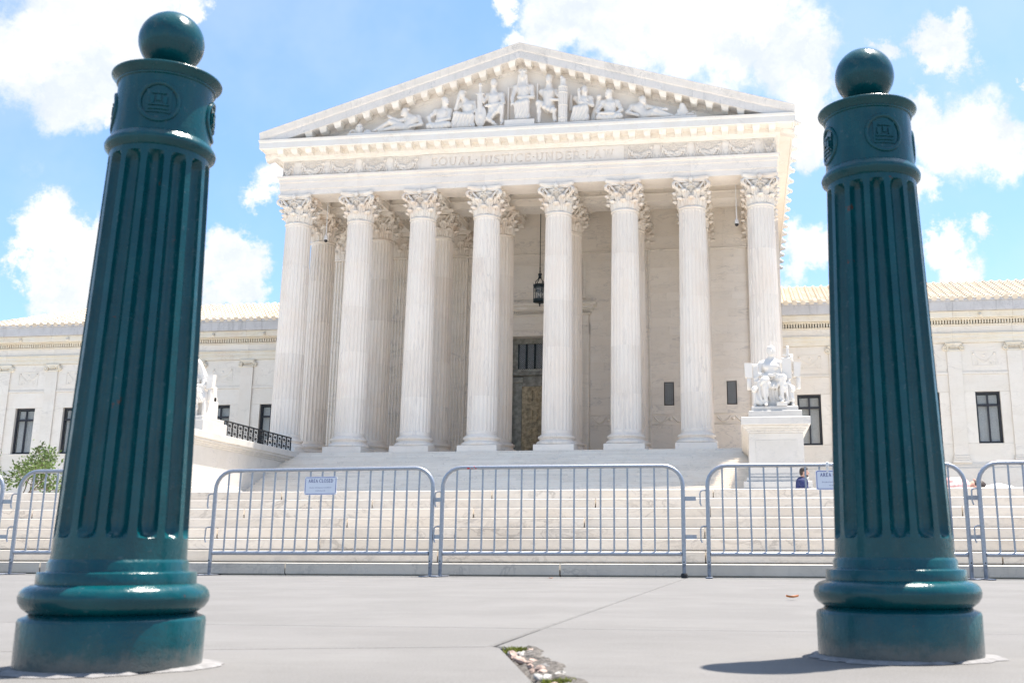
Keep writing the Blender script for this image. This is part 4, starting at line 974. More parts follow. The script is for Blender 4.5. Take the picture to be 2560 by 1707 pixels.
F9 = dict(head=(8.21,29.36),neck=(8.04,29.08),sl=(7.47,29.0),sr=(8.45,28.96),el=(7.2,28.55),hl=(7.8,28.28),er=(9.06,28.73),hr=(9.7,28.56),chest=(7.93,28.8),hip=(8.25,28.32),kl=(9.05,28.5),kr=(8.84,28.25),fl=(10.12,28.1),fr=(9.8,28.08),look=.6)
seated('relief_figure', F1, robe=False, recl=True, label='reclining carved man turned left at the left end of the pediment')
seated('relief_figure', F2, robe=True, label='seated carved man with crossed legs looking right')
seated('relief_figure', F3, robe=True, hooded=False, beard=True, label='robed carved man resting chin on his hand')
seated('relief_figure', F4, robe=False, tunic=True, label='carved guard with sword and shield')
seated('relief_figure', F5, robe=True, crown=True, label='enthroned crowned woman at the centre of the pediment')
seated('relief_figure', F6, robe=False, tunic=True, label='carved guard holding a bundle of rods')
seated('relief_figure', F7, robe=True, beard=True, label='robed bearded carved man with raised hand')
seated('relief_figure', F8, robe=True, label='seated carved man with a scroll on his lap looking left')
seated('relief_figure', F9, robe=False, recl=True, label='reclining carved man with outstretched arm at the right end')
m = MB(); m.tube([(-2.72, 66.3, 28.2), (-2.74, 66.3, 30.35)], .15, 10, .2); m.box(-3.05, -2.42, 66.22, 66.38, 30.35, 30.45, .03); m.tube([(-2.73, 66.3, 30.4), (-2.73, 66.3, 30.95)], .10, 8); m.ball((-2.73, 66.3, 31.02), .15, 9, 7); m.build('sword', M_relief, pe, 50)
sdf_obj('shield', [('e', (-2.67, 66.3, 28.78), (.42, .14, .78)), ('e', (-2.67, 66.18, 28.8), (.15, .1, .2))], .04, M_relief, pe)
m = MB()
for q in range(12): a = 2*PI*q/12; m.tube([(2.94+.24*math.cos(a), 66.15+.24*math.sin(a), 27.9), (2.93+.24*math.cos(a), 66.15+.24*math.sin(a), 30.55)], .068, 6)
for z in (28.2, 29.1, 30.0, 30.4): m.lathe([(.30, 0), (.33, .04), (.30, .09)], 14, (2.94, 66.15, z))
m.lathe([(.2, 0), (.2, .5), (.02, .52)], 12, (2.94, 66.15, 27.9+2.6)); m.ball((2.93, 66.12, 30.95), .2, 9, 7); m.ball((2.86, 66.05, 31.12), .12, 8, 6); m.build('rod_bundle', M_relief, pe, 50)
m = MB(); m.box(-.98, -.82, 66.75, 67.2, 28.28, 31.0, .03); m.box(1.02, 1.16, 66.75, 67.2, 28.28, 31.15, .03); m.box(-.82, 1.02, 66.95, 67.2, 28.28, 30.9); m.build('throne', M_relief, pe)
sdf_obj('scroll', [('c', (5.4, 66.1, 28.45), (6.3, 66.1, 28.42), .1, .1)], .035, M_relief, pe)
sdf_obj('eagle_chair', [('c', (4.9, 66.9, 28.3), (5.28, 66.8, 29.7), .3, .2), ('e', (5.3, 66.65, 29.82), (.2, .25, .2)), ('c', (3.35, 66.95, 29.2), (3.38, 66.9, 30.15), .2, .12)], .04, M_relief, pe)
m = MB(); m.lathe([(.20, 0), (.24, .06), (.16, .12), (.25, .3), (.27, .55), (.2, .72), (.22, .76), (.12, .84), (.03, .92), (.03, 1.0)], 14, (-11.1, 66.4, 27.876))
for q in range(10): a = 2*PI*q/10; m.ball((-11.1+.26*math.cos(a), 66.4+.26*math.sin(a), 28.42), .06, 6, 4)
m.build('urn', M_relief, pe, 50)
m = MB()
for q in range(12): a = 2*PI*q/12; m.ball((-11.55+.2*math.cos(a), 66.35, 28.1+.18*math.sin(a)), .085, 7, 5)
m.build('wreath', M_relief, pe, 60)
sdf_obj('drapery', [('e', (-10.5, 66.4, 28.05), (.3, .25, .25)), ('c', (-10.7, 66.4, 27.95), (-10.1, 66.3, 27.9), .15, .1)], .04, M_relief, pe)
sdf_obj('book_pile', [('b', (10.76, 66.4, 28.2), (.3, .2, .3), .05), ('c', (10.6, 66.35, 28.1), (10.8, 66.3, 28.75), .12, .2), ('c', (11.0, 66.35, 28.3), (10.85, 66.3, 28.7), .2, .16), ('c', (10.2, 66.35, 28.0), (10.6, 66.3, 28.15), .1, .16)], .04, M_relief, pe)
m = MB(); m.ball((11.3, 66.35, 28.12), .2, 9, 7, (1.6, 1, .6)); m.tube([(11.5+.16*math.cos(q*.7-2), 66.35, 28.2+.14*math.sin(q*.7-2)) for q in range(8)], .035, 6); m.build('oil_lamp', M_relief, pe, 60)
# ================================================================== STATUES
def auth():
    t = thing('seated_statue', 'white statue of a seated man with a tablet and sword, right of the stairs', 'statue', (15.6, 53.4, 7.175), 'seated statues beside the main stairs')
    H = np.array([15.535, 53.30, 10.0]); hr = .215
    pr = [('e', H+[0, 0, .03], (hr*.84, hr*.98, hr*1.18)), ('e', H+[0, -.06, -.10], (.145, .15, .17), .05), ('c', H+[0, .02, -.18], (15.52, 53.36, 9.60), .125, .135, .03),
          ('c', H+[0, -.20, .03], H+[0, -.245, -.055], .022, .036, .02), ('c', H+[-.09, -.185, .06], H+[.09, -.185, .06], .022, .022, .02),
          ('c', H+[-.045, -.205, -.115], H+[.045, -.205, -.115], .018, .018, .015), ('e', H+[0, -.185, -.185], (.05, .04, .04), .02),
          ('e', H+[.19, .02, -.02], (.025, .05, .06), .015), ('e', H+[-.19, .02, -.02], (.025, .05, .06), .015), ('e', H+[0, .035, .125], (.205, .225, .17), .012), ('e', H+[.15, .05, .0], (.07, .14, .14), .02), ('e', H+[-.15, .05, .0], (.07, .14, .14), .02), ('e', H+[.075, -.165, .03], (.03, .02, .02), .01), ('e', H+[-.075, -.165, .03], (.03, .02, .02), .01)]
    ch_ = np.array([15.49, 53.28, 9.15])
    pr += [('c', (15.06, 53.34, 9.35), (15.95, 53.34, 9.35), .18, .18, .06), ('c', (15.52, 53.38, 9.58), (15.08, 53.36, 9.42), .12, .13, .05), ('c', (15.52, 53.38, 9.58), (15.93, 53.36, 9.42), .12, .13, .05), ('c', ch_+[0, .02, 0], (15.5, 53.26, 8.75), .36, .34, .12), ('c', (15.50, 53.36, 9.5), ch_, .2, .34, .1), ('e', ch_+[-.19, -.24, .03], (.2, .13, .16), .05), ('e', ch_+[.19, -.24, .03], (.2, .13, .16), .05), ('e', (15.5, 53.02, 8.8), (.24, .12, .26), .08),
           ('c', (15.02, 53.34, 9.33), (14.93, 53.16, 8.82), .165, .125, .05), ('c', (14.93, 53.14, 8.80), (15.55, 52.80, 8.72), .125, .085, .05), ('e', (15.66, 52.76, 8.73), (.12, .07, .075), .03),
           ('c', (15.97, 53.36, 9.33), (16.55, 53.30, 9.05), .15, .12, .05), ('c', (16.55, 53.30, 9.05), (16.50, 53.05, 9.56), .11, .08, .04), ('e', (16.49, 52.98, 9.60), (.09, .10, .09), .03)]
    for q in range(4): pr += [('c', (15.70, 52.72, 8.77-.035*q), (15.86, 52.70, 8.76-.035*q), .022, .017, .01), ('c', (16.45+.035*q, 52.92, 9.66), (16.43+.035*q, 52.85, 9.56), .022, .017, .01)]
    pr += [('c', (15.62, 52.72, 8.80), (15.72, 52.68, 8.84), .025, .02, .01), ('c', (16.42, 52.95, 9.58), (16.36, 52.92, 9.64), .024, .018, .01)]
    kl, kr = np.array([15.15, 52.58, 8.42]), np.array([16.02, 52.56, 8.56]); al, ar = np.array([15.20, 52.52, 7.38]), np.array([15.95, 52.50, 7.52])
    pr += [('c', (15.28, 53.2, 8.55), kl, .29, .205, .05), ('c', (15.75, 53.2, 8.55), kr, .29, .205, .05), ('c', kl, al, .19, .115, .04), ('c', kr, ar, .19, .115, .04),
           ('c', al+[0, .02, -.10], al+[-.01, -.26, -.14], .09, .06, .04), ('c', ar+[0, .02, -.10], ar+[.01, -.26, -.14], .09, .06, .04)]
    for q in range(5): pr += [('c', al+[-.07+.032*q, -.24, -.14], al+[-.075+.034*q, -.31, -.155], .026, .022, .01), ('c', ar+[-.07+.032*q, -.24, -.14], ar+[-.07+.034*q, -.31, -.155], .026, .022, .01)]
    # robe: lap sling, skirt between and beside the shins, shoulder folds, fall over the chair arm
    for a in np.linspace(0, 1, 7):
        x = 15.2+.8*a; sag = .26*math.sin(PI*a); pr.append(('c', (x, 53.1, 8.45), (x, 52.68, 8.40-sag), .14, .13, .07))
        if .1 < a < .9: pr.append(('c', (x, 52.82, 8.2-sag), (x+.02, 52.85, 7.25), .12, .14, .07))
    pr += [('c', (14.95, 52.9, 8.35), (14.83, 52.75, 7.45), .14, .20, .08), ('c', (15.02, 52.75, 8.3), (14.98, 52.62, 7.35), .1, .13, .06), ('c', (16.28, 52.85, 8.4), (16.42, 52.72, 7.55), .12, .16, .08), ('c', (16.16, 52.7, 8.3), (16.2, 52.62, 7.4), .1, .12, .06)]
    for q in range(4): pr.append(('c', (15.76+.055*q, 53.16, 9.42), (15.80+.06*q, 52.98, 8.70), .05, .05, .02))
    for q in range(4): pr.append(('c', (14.64+.07*q, 53.12-.02*q, 9.22), (14.70+.055*q, 52.98, 8.45), .034, .042, .012))
    pr += [('c', (14.62, 53.3, 9.3), (14.98, 53.3, 9.28), .09, .09, .04)]
    def disp(Q):
        x, y, z = Q[..., 0], Q[..., 1], Q[..., 2]
        low = np.clip((8.45-z)/.2, 0, 1)*np.clip((z-7.42)/.1, 0, 1)
        leg = np.exp(-((x-15.18)/.15)**2)*np.exp(-((y-52.38)/.1)**2)+np.exp(-((x-15.98)/.15)**2)*np.exp(-((y-52.36)/.1)**2)
        return (.028*np.sin(30*x+5*np.sin(2.6*z)+3*z)*low+.010*np.sin(26*z+14*np.abs(x-15.58))*np.clip((8.9-z)/.2, 0, 1)*np.clip((z-7.9)/.2, 0, 1))*(1-.6*np.clip(leg, 0, 1))
    sdf_obj('figure', pr, .024, M_statue, t, .05, disp)
    m = MB(); m.box(16.01, 16.47, 52.88, 53.02, 8.55, 9.60, .02); m.build('tablet', M_statue, t)
    m = MB(); m.tube([(16.33, 53.0, 9.60), (16.33, 53.0, 9.74)], .07, 8); m.box(16.07, 16.58, 52.95, 53.05, 9.70, 9.77, .02); m.tube([(16.325, 53.0, 9.76), (16.325, 53.0, 10.10)], .075, 10, .06); m.ball((16.325, 53.0, 10.12), .085, 9, 7); m.build('sword', M_statue, t, 50)
    m = MB()
    for xa, xb in ((14.64, 14.80), (16.34, 16.50)): m.box(xa, xb, 52.75, 54.3, 7.18, 8.15, .03)
    m.box(14.8, 16.34, 52.95, 54.3, 7.18, 8.35, .02); m.box(14.7, 16.45, 54.1, 54.4, 7.18, 8.9, .03)
    for s_, x0, x1 in ((-1, 14.22, 14.60), (1, 16.58, 16.93)):
        m.prism([(x0+(.03 if s_ < 0 else 0), 8.70), (x1-(0 if s_ < 0 else .06), 8.64), (x1, 9.38), (x0, 9.40)], lambda u, v, w_: (u, w_, v), 53.0, 53.32)
        m.box(min(x0, x1)+.1, max(x0, x1)-.05, 53.03, 53.3, 8.1, 8.7, .03)
    for x in (14.68, 16.46):
        m.ball((x, 52.75, 8.05), .17, 10, 8); m.ball((x, 52.62, 7.98), .10, 8, 6)
        m.tube([(x, 52.72, 7.95), (x, 52.70, 7.3)], .09, 8, .07); m.ball((x, 52.62, 7.25), .09, 8, 6, (1, 1.5, .7))
    m.build('chair', M_statue, t, 45)
    m = MB(); m.box(15.69, 16.19, 52.28, 52.95, 7.178, 7.375, .015); m.build('foot_block', M_statue, t)
    m = MB(); m.box(14.6, 16.6, 52.34, 54.9, 7.176, 7.186); m.build('statue_base', M_statue, t); return t
t_ = auth(); t_.scale = (1.043,)*3; t_.location = (15.665, 55.70, 7.476)
def contemplation():
    t = thing('seated_statue', 'white statue of a seated veiled woman, partly hidden behind the nearer bollard', 'statue', (-15.6, 53.4, 7.175), 'seated statues beside the main stairs')
    ox = -15.6; H = np.array([ox+.10, 53.2, 9.98]); hr = .21
    pr = [('e', H, (hr*.85, hr, hr*1.18)), ('c', H+[0, 0, -.2], (ox+.05, 53.35, 9.5), .14, .16), ('c', H+[0, -.2, .02], H+[0, -.24, -.05], .02, .035, .02), ('e', H+[0, .07, .04], (hr*1.08, hr*1.05, hr*1.25), .03),
          ('c', H+[.15, .08, 0], (ox+.50, 53.35, 9.3), .13, .2, .06), ('c', H+[-.15, .08, 0], (ox-.40, 53.35, 9.3), .13, .2, .06),
          ('c', (ox-.42, 53.36, 9.28), (ox+.46, 53.36, 9.28), .19, .19, .1), ('c', (ox, 53.36, 9.45), (ox, 53.25, 9.0), .25, .38, .1), ('c', (ox, 53.25, 9.05), (ox, 53.25, 8.6), .36, .36, .1),
          ('c', (ox+.52, 53.34, 9.27), (ox+.68, 53.05, 8.80), .17, .13, .05), ('c', (ox+.68, 53.05, 8.80), (ox+.30, 52.75, 8.78), .13, .09, .05), ('c', (ox-.5, 53.34, 9.27), (ox-.6, 53.05, 8.75), .17, .13, .05), ('c', (ox-.6, 53.05, 8.75), (ox-.1, 52.75, 8.9), .12, .09, .05),
          ('e', (ox+.24, 52.73, 8.80), (.1, .07, .07), .03), ('e', (ox-.04, 52.73, 8.92), (.1, .07, .07), .03)]
    kl, kr = np.array([ox-.40, 52.6, 8.5]), np.array([ox+.42, 52.6, 8.45]); fl, fr = np.array([ox-.38, 52.55, 7.3]), np.array([ox+.36, 52.6, 7.3])
    pr += [('c', (ox-.2, 53.2, 8.5), kl, .3, .24, .08), ('c', (ox+.2, 53.2, 8.5), kr, .3, .24, .08), ('c', kl, fl, .23, .2, .08), ('c', kr, fr, .23, .2, .08), ('c', fl, fl+[0, -.2, -.04], .1, .06, .04), ('c', fr, fr+[0, -.2, -.04], .1, .06, .04)]
    for a in np.linspace(0, 1, 6): p, q = kl+(kr-kl)*a, fl+(fr-fl)*a; pr.append(('c', p+[0, .1, -.1], q+[0, .1, 0], .2, .24, .08))
    pr += [('c', (ox+.55, 53.0, 8.7), (ox+.72, 52.85, 8.1), .16, .2, .08), ('c', (ox+.75, 53.1, 8.4), (ox+.8, 53.0, 7.5), .14, .12, .06)]
    def disp(Q):
        x, y, z = Q[..., 0], Q[..., 1], Q[..., 2]
        return .02*np.sin(30*x+8*np.sin(2.4*z)+9*z*np.clip((z-8.4), 0, 1))*np.clip((9.6-z)/.3, 0, 1)
    sdf_obj('figure', pr, .026, M_statue, t, .05, disp)
    m = MB()
    for s_ in (-1, 1):
        x = ox+s_*.98; m.prism([(x-.16*s_, 8.62), (x+.16*s_, 8.70), (x+.20*s_, 9.40), (x-.16*s_, 9.38)], lambda u, v, w_: (u, w_, v), 53.0, 53.34); m.box(*sorted((x-.1, x+.1)), 53.06, 53.3, 8.0, 8.68, .03); m.box(*sorted((x-.12-.1*s_, x+.05-.1*s_)), 52.8, 54.3, 7.18, 8.1, .03)
    m.box(ox-.85, ox+.85, 52.95, 54.3, 7.18, 8.35, .02); m.box(ox-.85, ox+.85, 53.9, 54.2, 7.18, 8.9, .03); m.build('chair', M_statue, t, 45)
    m = MB(); m.box(ox-1.05, ox+1.05, 52.34, 54.9, 7.176, 7.186); m.build('statue_base', M_statue, t); return t
t_ = contemplation(); t_.scale = (1.043,)*3; t_.location = (-15.665, 55.70, 7.476)
# ================================================================== LANTERN, SECURITY CAMERAS
t = thing('hanging_lantern', 'tall dark bronze lantern hanging on a chain before the door', 'lantern', (0, 74.2, 25.2)); x, y = 0.03, 74.2
m = MB(); m.tube([(x, y, 20.35), (x, y, 25.25)], .035, 6); m.build('suspension_rod', M_lamp, t)
m = MB()
for q in range(4): m.lathe([(.02, 0), (.07, .05), (.02, .10)], 8, (x, y, 19.95+.10*q))
m.lathe([(.05, 0), (.13, .05), (.10, .2), (.16, .3), (.13, .36), (.05, .42)], 12, (x, y, 19.5)); m.build('finial', M_lamp, t, 50)
m = MB()
for q in range(4): a = PI/2*q+PI/4; m.tube([(x+r*math.cos(a), y+r*math.sin(a), z) for r, z in ((.08, 19.6), (.16, 19.42), (.33, 19.28), (.38, 19.02))], .03, 6)
m.build('crown_arms', M_lamp, t, 50)
m = MB(); m.lathe([(.36, 18.80), (.45, 18.82), (.47, 18.90), (.44, 19.0), (.47, 19.04), (.30, 19.06), (.36, 18.85)], 20, (x, y, 0)); m.build('top_ring', M_lamp, t, 40)
m = MB(); m.lathe([(.04, 17.70), (.40, 17.74), (.48, 17.78), (.46, 17.9), (.49, 17.96), (.40, 18.0), (.04, 17.98)], 20, (x, y, 0)); m.lathe([(.02, 0), (.07, .06), (.03, .12), (.09, .2), (.05, .25)], 10, (x, y, 17.46)); m.build('bottom_ring', M_lamp, t, 40)
for q in range(6): m = MB(); a = PI/3*q; m.tube([(x+.44*math.cos(a), y+.44*math.sin(a), 17.9), (x+.44*math.cos(a), y+.44*math.sin(a), 18.9)], .03, 6); m.tube([(x+.46*math.cos(a), y+.46*math.sin(a), 18.95), (x+.50*math.cos(a), y+.50*math.sin(a), 19.2)], .025, 5, .01); m.build('bar', M_lamp, t)
m = MB(); m.loft([[(x+.40*math.cos(2*PI*j/20), y+.40*math.sin(2*PI*j/20), z) for j in range(20)] for z in (17.98, 18.85)], caps=False); m.build('glass_cylinder', M_lglass, t, 60)
m = MB(); m.tube([(x, y, 18.0), (x, y, 18.85)], .035, 6)
for q in range(3): a = 2*PI*q/3; m.tube([(x+.18*math.cos(a), y+.18*math.sin(a), 18.0), (x+.18*math.cos(a), y+.18*math.sin(a), 18.25)], .04, 6); m.lathe([(.03, 0), (.13, .05), (.16, .2), (.10, .28)], 8, (x+.2*math.cos(a), y+.2*math.sin(a), 18.45))
m.build('bulb_cluster', M_lamp, t, 50)
for sgn, lab in ((-1, 'small white dome security camera on a rod between the two leftmost columns'), (1, 'small white dome security camera on a rod beside the rightmost column')):
    x, y = sgn*14.08, 69.0; t = thing('security_camera', lab, 'security camera', (x, y, 25.25), 'security cameras under the portico')
    m = MB(); m.tube([(x, y, 21.72), (x, y, 25.25)], .035, 7); m.box(x-.12, x+.12, y-.12, y+.12, 25.2, 25.249); m.build('rod', M_white, t)
    m = MB(); m.lathe([(.05, 21.76), (.10, 21.73), (.12, 21.62), (.14, 21.58), (.14, 21.42), (.05, 21.4)], 14, (x, y, 0)); m.build('housing', M_white, t, 40)
    m = MB(); m.ball((x, y, 21.36), .125, 12, 8); m.build('dome', M_black, t, 60)
# ================================================================== BARRICADES
BH, RT_ = 1.06, .021
def barricade(label, x, y, rot, L=2.40, red=False, foot='flat'):
    t = thing('crowd_barrier', label, 'barrier', (x, y, 0), 'crowd barriers in front of the marble steps')
    def P(name, m, mat=M_steel, sm=50):
        me, c = m.mesh(name, mat, sm); o = inst(me, name, WL[t.name]+c, t); return o
    R = .19; pts = [(0, 0, .13), (0, 0, BH-R)]+[(R-R*math.cos(a), 0, BH-R+R*math.sin(a)) for a in np.linspace(.2, PI/2, 6)]+[(L-R+R*math.sin(a), 0, BH-R+R*math.cos(a)) for a in np.linspace(0, PI/2-.2, 6)]+[(L, 0, BH-R), (L, 0, .13)]
    m = MB(); m.tube(pts, RT_, 10); P('frame', m)
    m = MB(); m.tube([(RT_, 0, .224), (L-RT_, 0, .224)], RT_, 10); P('bottom_rail', m)
    n = int(round((L-.21)/.129))
    for i in range(n):
        xx = .145+(L-.29)*i/(n-1)
        m = MB(); dx = .0015*rng.normal(); m.tube([(xx, 0, .235), (xx+dx, .0015*rng.normal(), .65), (xx, 0, BH-.012)], .0098, 6); P('bar', m)
    for xx in (0, L):
        m = MB(); m.tube([(xx, 0, .012), (xx, 0, .16)], .0185, 10); P('leg', m, M_steel2)
        m = MB()
        if foot == 'flat' or xx == 0: m.box(xx-.03, xx+.03, -.24, .24, .001, .012, .002)
        else: m.lathe([(.03, .001), (.034, .03), (.026, .045)], 12, (xx, 0, 0))
        P('foot', m, M_steel2 if foot == 'flat' or xx == 0 else M_rubber)
        m = MB(); m.tube([(xx, -.026, .15), (xx, .026, .15)], .007, 6); P('bolt', m, M_rubber)
    for z in (.745, .383): m = MB(); m.box(L+.012, L+.125, -.004, .004, z-.020, z+.020); P('locking_tab', m)
    for z, h in ((.825, .15), (.485, .155)):
        m = MB(); m.tube([(0, 0, z), (-.05, -.012, z), (-.068, -.012, z-.012), (-.073, -.012, z-.03), (-.073, -.012, z-h+.03), (-.062, -.012, z-h)], .0075, 6); P('hook', m)
    if red:
        m = MB(); m.ball((.262, -.016, BH-.006), .013, 8, 6, (1.5, .5, .7)); m.ball((.322, -.014, BH+.004), .011, 8, 6, (1, .6, 1)); m.ball((.338, -.017, BH-.010), .008, 7, 5, (1.3, .6, .7)); m.ball((.30, -.017, BH-.008), .006, 6, 5); P('red_tape', m, M_red)
    t.rotation_euler = (0, 0, rot)
    return t
barricade('leftmost grey steel barrier, almost wholly outside the frame', 3.85, 10.72, 0)
barricade('grey steel barrier left of the nearer bollard, in front of the shrub', 6.449, 10.72, .03, L=1.76)
barricade('grey steel barrier with the whole area closed sign, just right of the nearer bollard', 8.545, 10.93, -.075, L=2.41)
barricade('grey steel barrier with red tape marks, whole in the middle between the bollards', 11.05, 10.75, 0, red=True, foot='rubber')
barricade('grey steel barrier behind the right bollard with the half hidden sign', 13.687, 10.78, .01, L=2.414)
barricade('rightmost grey steel barrier cut by the edge of the frame', 16.21, 10.72, .03)
# ================================================================== SIGNS
def sign(label, x, y, rot, zc, clip=False):
    t = thing('area_closed_sign', label, 'sign', (x, y, zc), 'area closed signs on the barriers'); W_, H_ = .355, .185
    def P(name, m, mat):
        me, c = m.mesh(name, mat); return inst(me, name, WL[t.name]+c, t)
    def rr(w_, h_, r): return [(sx*(w_/2-r)+r*math.cos(a), sz*(h_/2-r)+r*math.sin(a)) for sx, sz, a0 in ((1, 1, 0), (-1, 1, PI/2), (-1, -1, PI), (1, -1, 3*PI/2)) for a in np.linspace(a0, a0+PI/2, 5)]
    m = MB(); m.prism(rr(W_, H_, .014), lambda u, v, w_: (u, w_, v), -.003, 0); P('panel', m, M_sign)
    m = MB(); A, B = rr(W_-.014, H_-.014, .014), rr(W_-.024, H_-.024, .012); n = len(A)
    m.add([(u, -.0038, v) for u, v in A]+[(u, -.0038, v) for u, v in B], [(i, (i+1) % n, n+(i+1) % n, n+i) for i in range(n)]); P('border', m, M_blue)
    polys, wt = glyphs('AREA CLOSED', .034, .20, .12, .22); k = .272/wt
    m = MB()
    for i, p in enumerate(polys): o = len(m.v); m.add([(-.136+u*k, -.0038-.00001*(i % 9), .032+v) for u, v in p], [tuple(range(len(p)))])
    P('lettering', m, M_ink)
    for txt, sz, z in (('By order of the Supreme Court Marshal', .0148, -.024), ('40 USC Section 6102', .0125, -.055)):
        cu = bpy.data.curves.new('print', 'FONT'); cu.body = txt; cu.size = sz; cu.align_x = 'CENTER'; tmp = bpy.data.objects.new('print', cu); COL.objects.link(tmp)
        bpy.context.view_layer.update(); me = bpy.data.meshes.new_from_object(tmp.evaluated_get(bpy.context.evaluated_depsgraph_get())); bpy.data.objects.remove(tmp)
        me.transform(Matrix.Rotation(PI/2, 4, 'X')); me.materials.clear(); me.materials.append(M_ink); inst(me, 'small_print', WL[t.name]+Vector((0, -.0038, z)), t)
    if clip:
        m = MB(); m.box(-.075, -.055, -.008, .002, .075, .15, .002); m.box(-.08, -.05, -.03, .002, .125, .17, .003); P('clip', m, M_white)
    else:
        m = MB()
        for sx in (-1, 1):
            for sz in (-1, 1): m.box(sx*.168-.006, sx*.168+.006, -.005, .02, sz*.078-.006, sz*.078+.006)
        P('cable_tie', m, M_white)
    t.rotation_euler = (0, 0, rot)
sign('whole white area closed sign with a blue border, left of the middle barrier', 9.735, 10.83, -.075, .897)
sign('white area closed sign cut off by the right bollard, hanging by a clip', 14.90, 10.76, .01, .915, True)
# ================================================================== BOLLARDS
def bollard(label, x, y, face):
    t = thing('bollard', label, 'bollard', (x, y, 0), 'green fluted bollards on the sidewalk')
    def P(name, m, sm=50, parent=t, mat=M_paint):
        if name not in ('ball_finial', 'grout_collar'): m.v = [(a*.985, b*.985, c_*1.055) for a, b, c_ in m.v]
        me, c = m.mesh(name, mat, sm); return inst(me, name, WL[t.name]+c, parent)
    m = MB(); m.lathe([(.160, .002), (.166, .004), (.1665, .080), (.164, .086), (.152, .090), (.148, .094)], 64); P('base', m)
    m = MB(); m.lathe([(.146, .093), (.152, .096), (.162, .103), (.1685, .112), (.170, .121), (.167, .131), (.160, .138), (.150, .142), (.1435, .1435), (.1430, .1615), (.1410, .1640), (.1285, .1650), (.1270, .168), (.1268, .180), (.1250, .1825), (.1225, .186)], 64); P('torus_moulding', m)
    m = MB(); fluted(m, .184, .958, .1222, .0990, nf=14, fl=.72, start=.222, end=.942, depth=.92, rings=12, fine=True); P('fluted_shaft', m, 38)
    m = MB(); m.lathe([(.0985, .952), (.103, .956), (.109, .962), (.1105, .969), (.108, .975), (.104, .979), (.1025, .983), (.0985, .986)], 56); P('collar_ring', m)
    m = MB(); m.lathe([(.0992, .984), (.0975, 1.03), (.0960, 1.094), (.0965, 1.0985), (.0995, 1.1000), (.1000, 1.1025), (.0980, 1.1045), (.1000, 1.1075), (.1060, 1.1125), (.1105, 1.1160), (.1115, 1.1185), (.1105, 1.1210), (.1060, 1.1230), (.0900, 1.1290), (.060, 1.1365), (.040, 1.141), (.0345, 1.1445), (.034, 1.152)], 56); P('collar', m)
    m = MB(); m.ball((0, 0, 1.2715), .0665, 40, 24); P('ball_finial', m, 70)
    for q in range(4):
        a = face+q*PI/2; d = Vector((math.cos(a), math.sin(a), 0)); s_ = Vector((-d.y, d.x, 0)); u = Vector((-.02*d.x, -.02*d.y, 1)); c = d*.0975+Vector((0, 0, 1.040))
        def wrap(px_, pz_, h): # follow the curved band
            th = px_/.097; return Vector((math.cos(a+th), math.sin(a+th), 0))*(.0972+h-.02*pz_)+Vector((0, 0, 1.040+pz_))
        m = MB(); rings = []
        for k in range(33):
            b = 2*PI*k/32; rings.append([wrap((.0385+.0045*math.cos(e))*math.cos(b), (.0385+.0045*math.cos(e))*math.sin(b), .0045*math.sin(e)+.0005) for e in np.linspace(0, 2*PI, 8)[:-1]])
        m.loft(rings, caps=False); md_o = P('medallion', m)
        m = MB()
        def bump(x0, x1, z0, z1, h):
            m.loft([[wrap(xx, zz_, hh) for xx, zz_ in ((x0, z0), ((x0+x1)/2, z0), (x1, z0), (x1, z1), ((x0+x1)/2, z1), (x0, z1))] for hh in (-.002, h)])
        bump(-.024, .024, -.023, .024, .003)
        for k, (x0, x1, z0, z1) in enumerate(((-.016, -.008, -.002, .010), (-.004, .004, .000, .012), (.008, .016, -.003, .009), (-.019, .019, -.009, -.006), (-.013, .013, .0145, .018), (-.019, .019, -.017, -.014), (-.015, -.009, -.006, -.002), (.009, .015, -.006, -.003))): bump(x0, x1, z0, z1, .0055)
        P('emblem', m, 40, md_o)
    m = MB(); n = 60; r1 = [.186+.014*math.sin(3*k*2*PI/n+x)+.006*rng.normal() for k in range(n)]
    m.loft([[(.15*math.cos(2*PI*k/n), .15*math.sin(2*PI*k/n), .006) for k in range(n)], [((r1[k]-.012)*math.cos(2*PI*k/n), (r1[k]-.012)*math.sin(2*PI*k/n), .0055) for k in range(n)], [(r1[k]*math.cos(2*PI*k/n), r1[k]*math.sin(2*PI*k/n), .001) for k in range(n)]], caps=False)
    P('grout_collar', m, 60, t, M_grout)
    return t
M_grout = plain('grout', (.21, .205, .205), .9, 0, .2, 40, .4)
aim = lambda x, y: math.atan2(0-y, 14.043-x)
b_ = bollard('nearer and taller looking dark green fluted bollard at the left', 12.898, 1.925, aim(12.898, 1.925)-math.radians(8)); b_.scale = (.972, .972, .964)
bollard('smaller looking dark green fluted bollard at the right, hiding part of a sign', 14.346, 2.39, aim(14.346, 2.39)+math.radians(21))
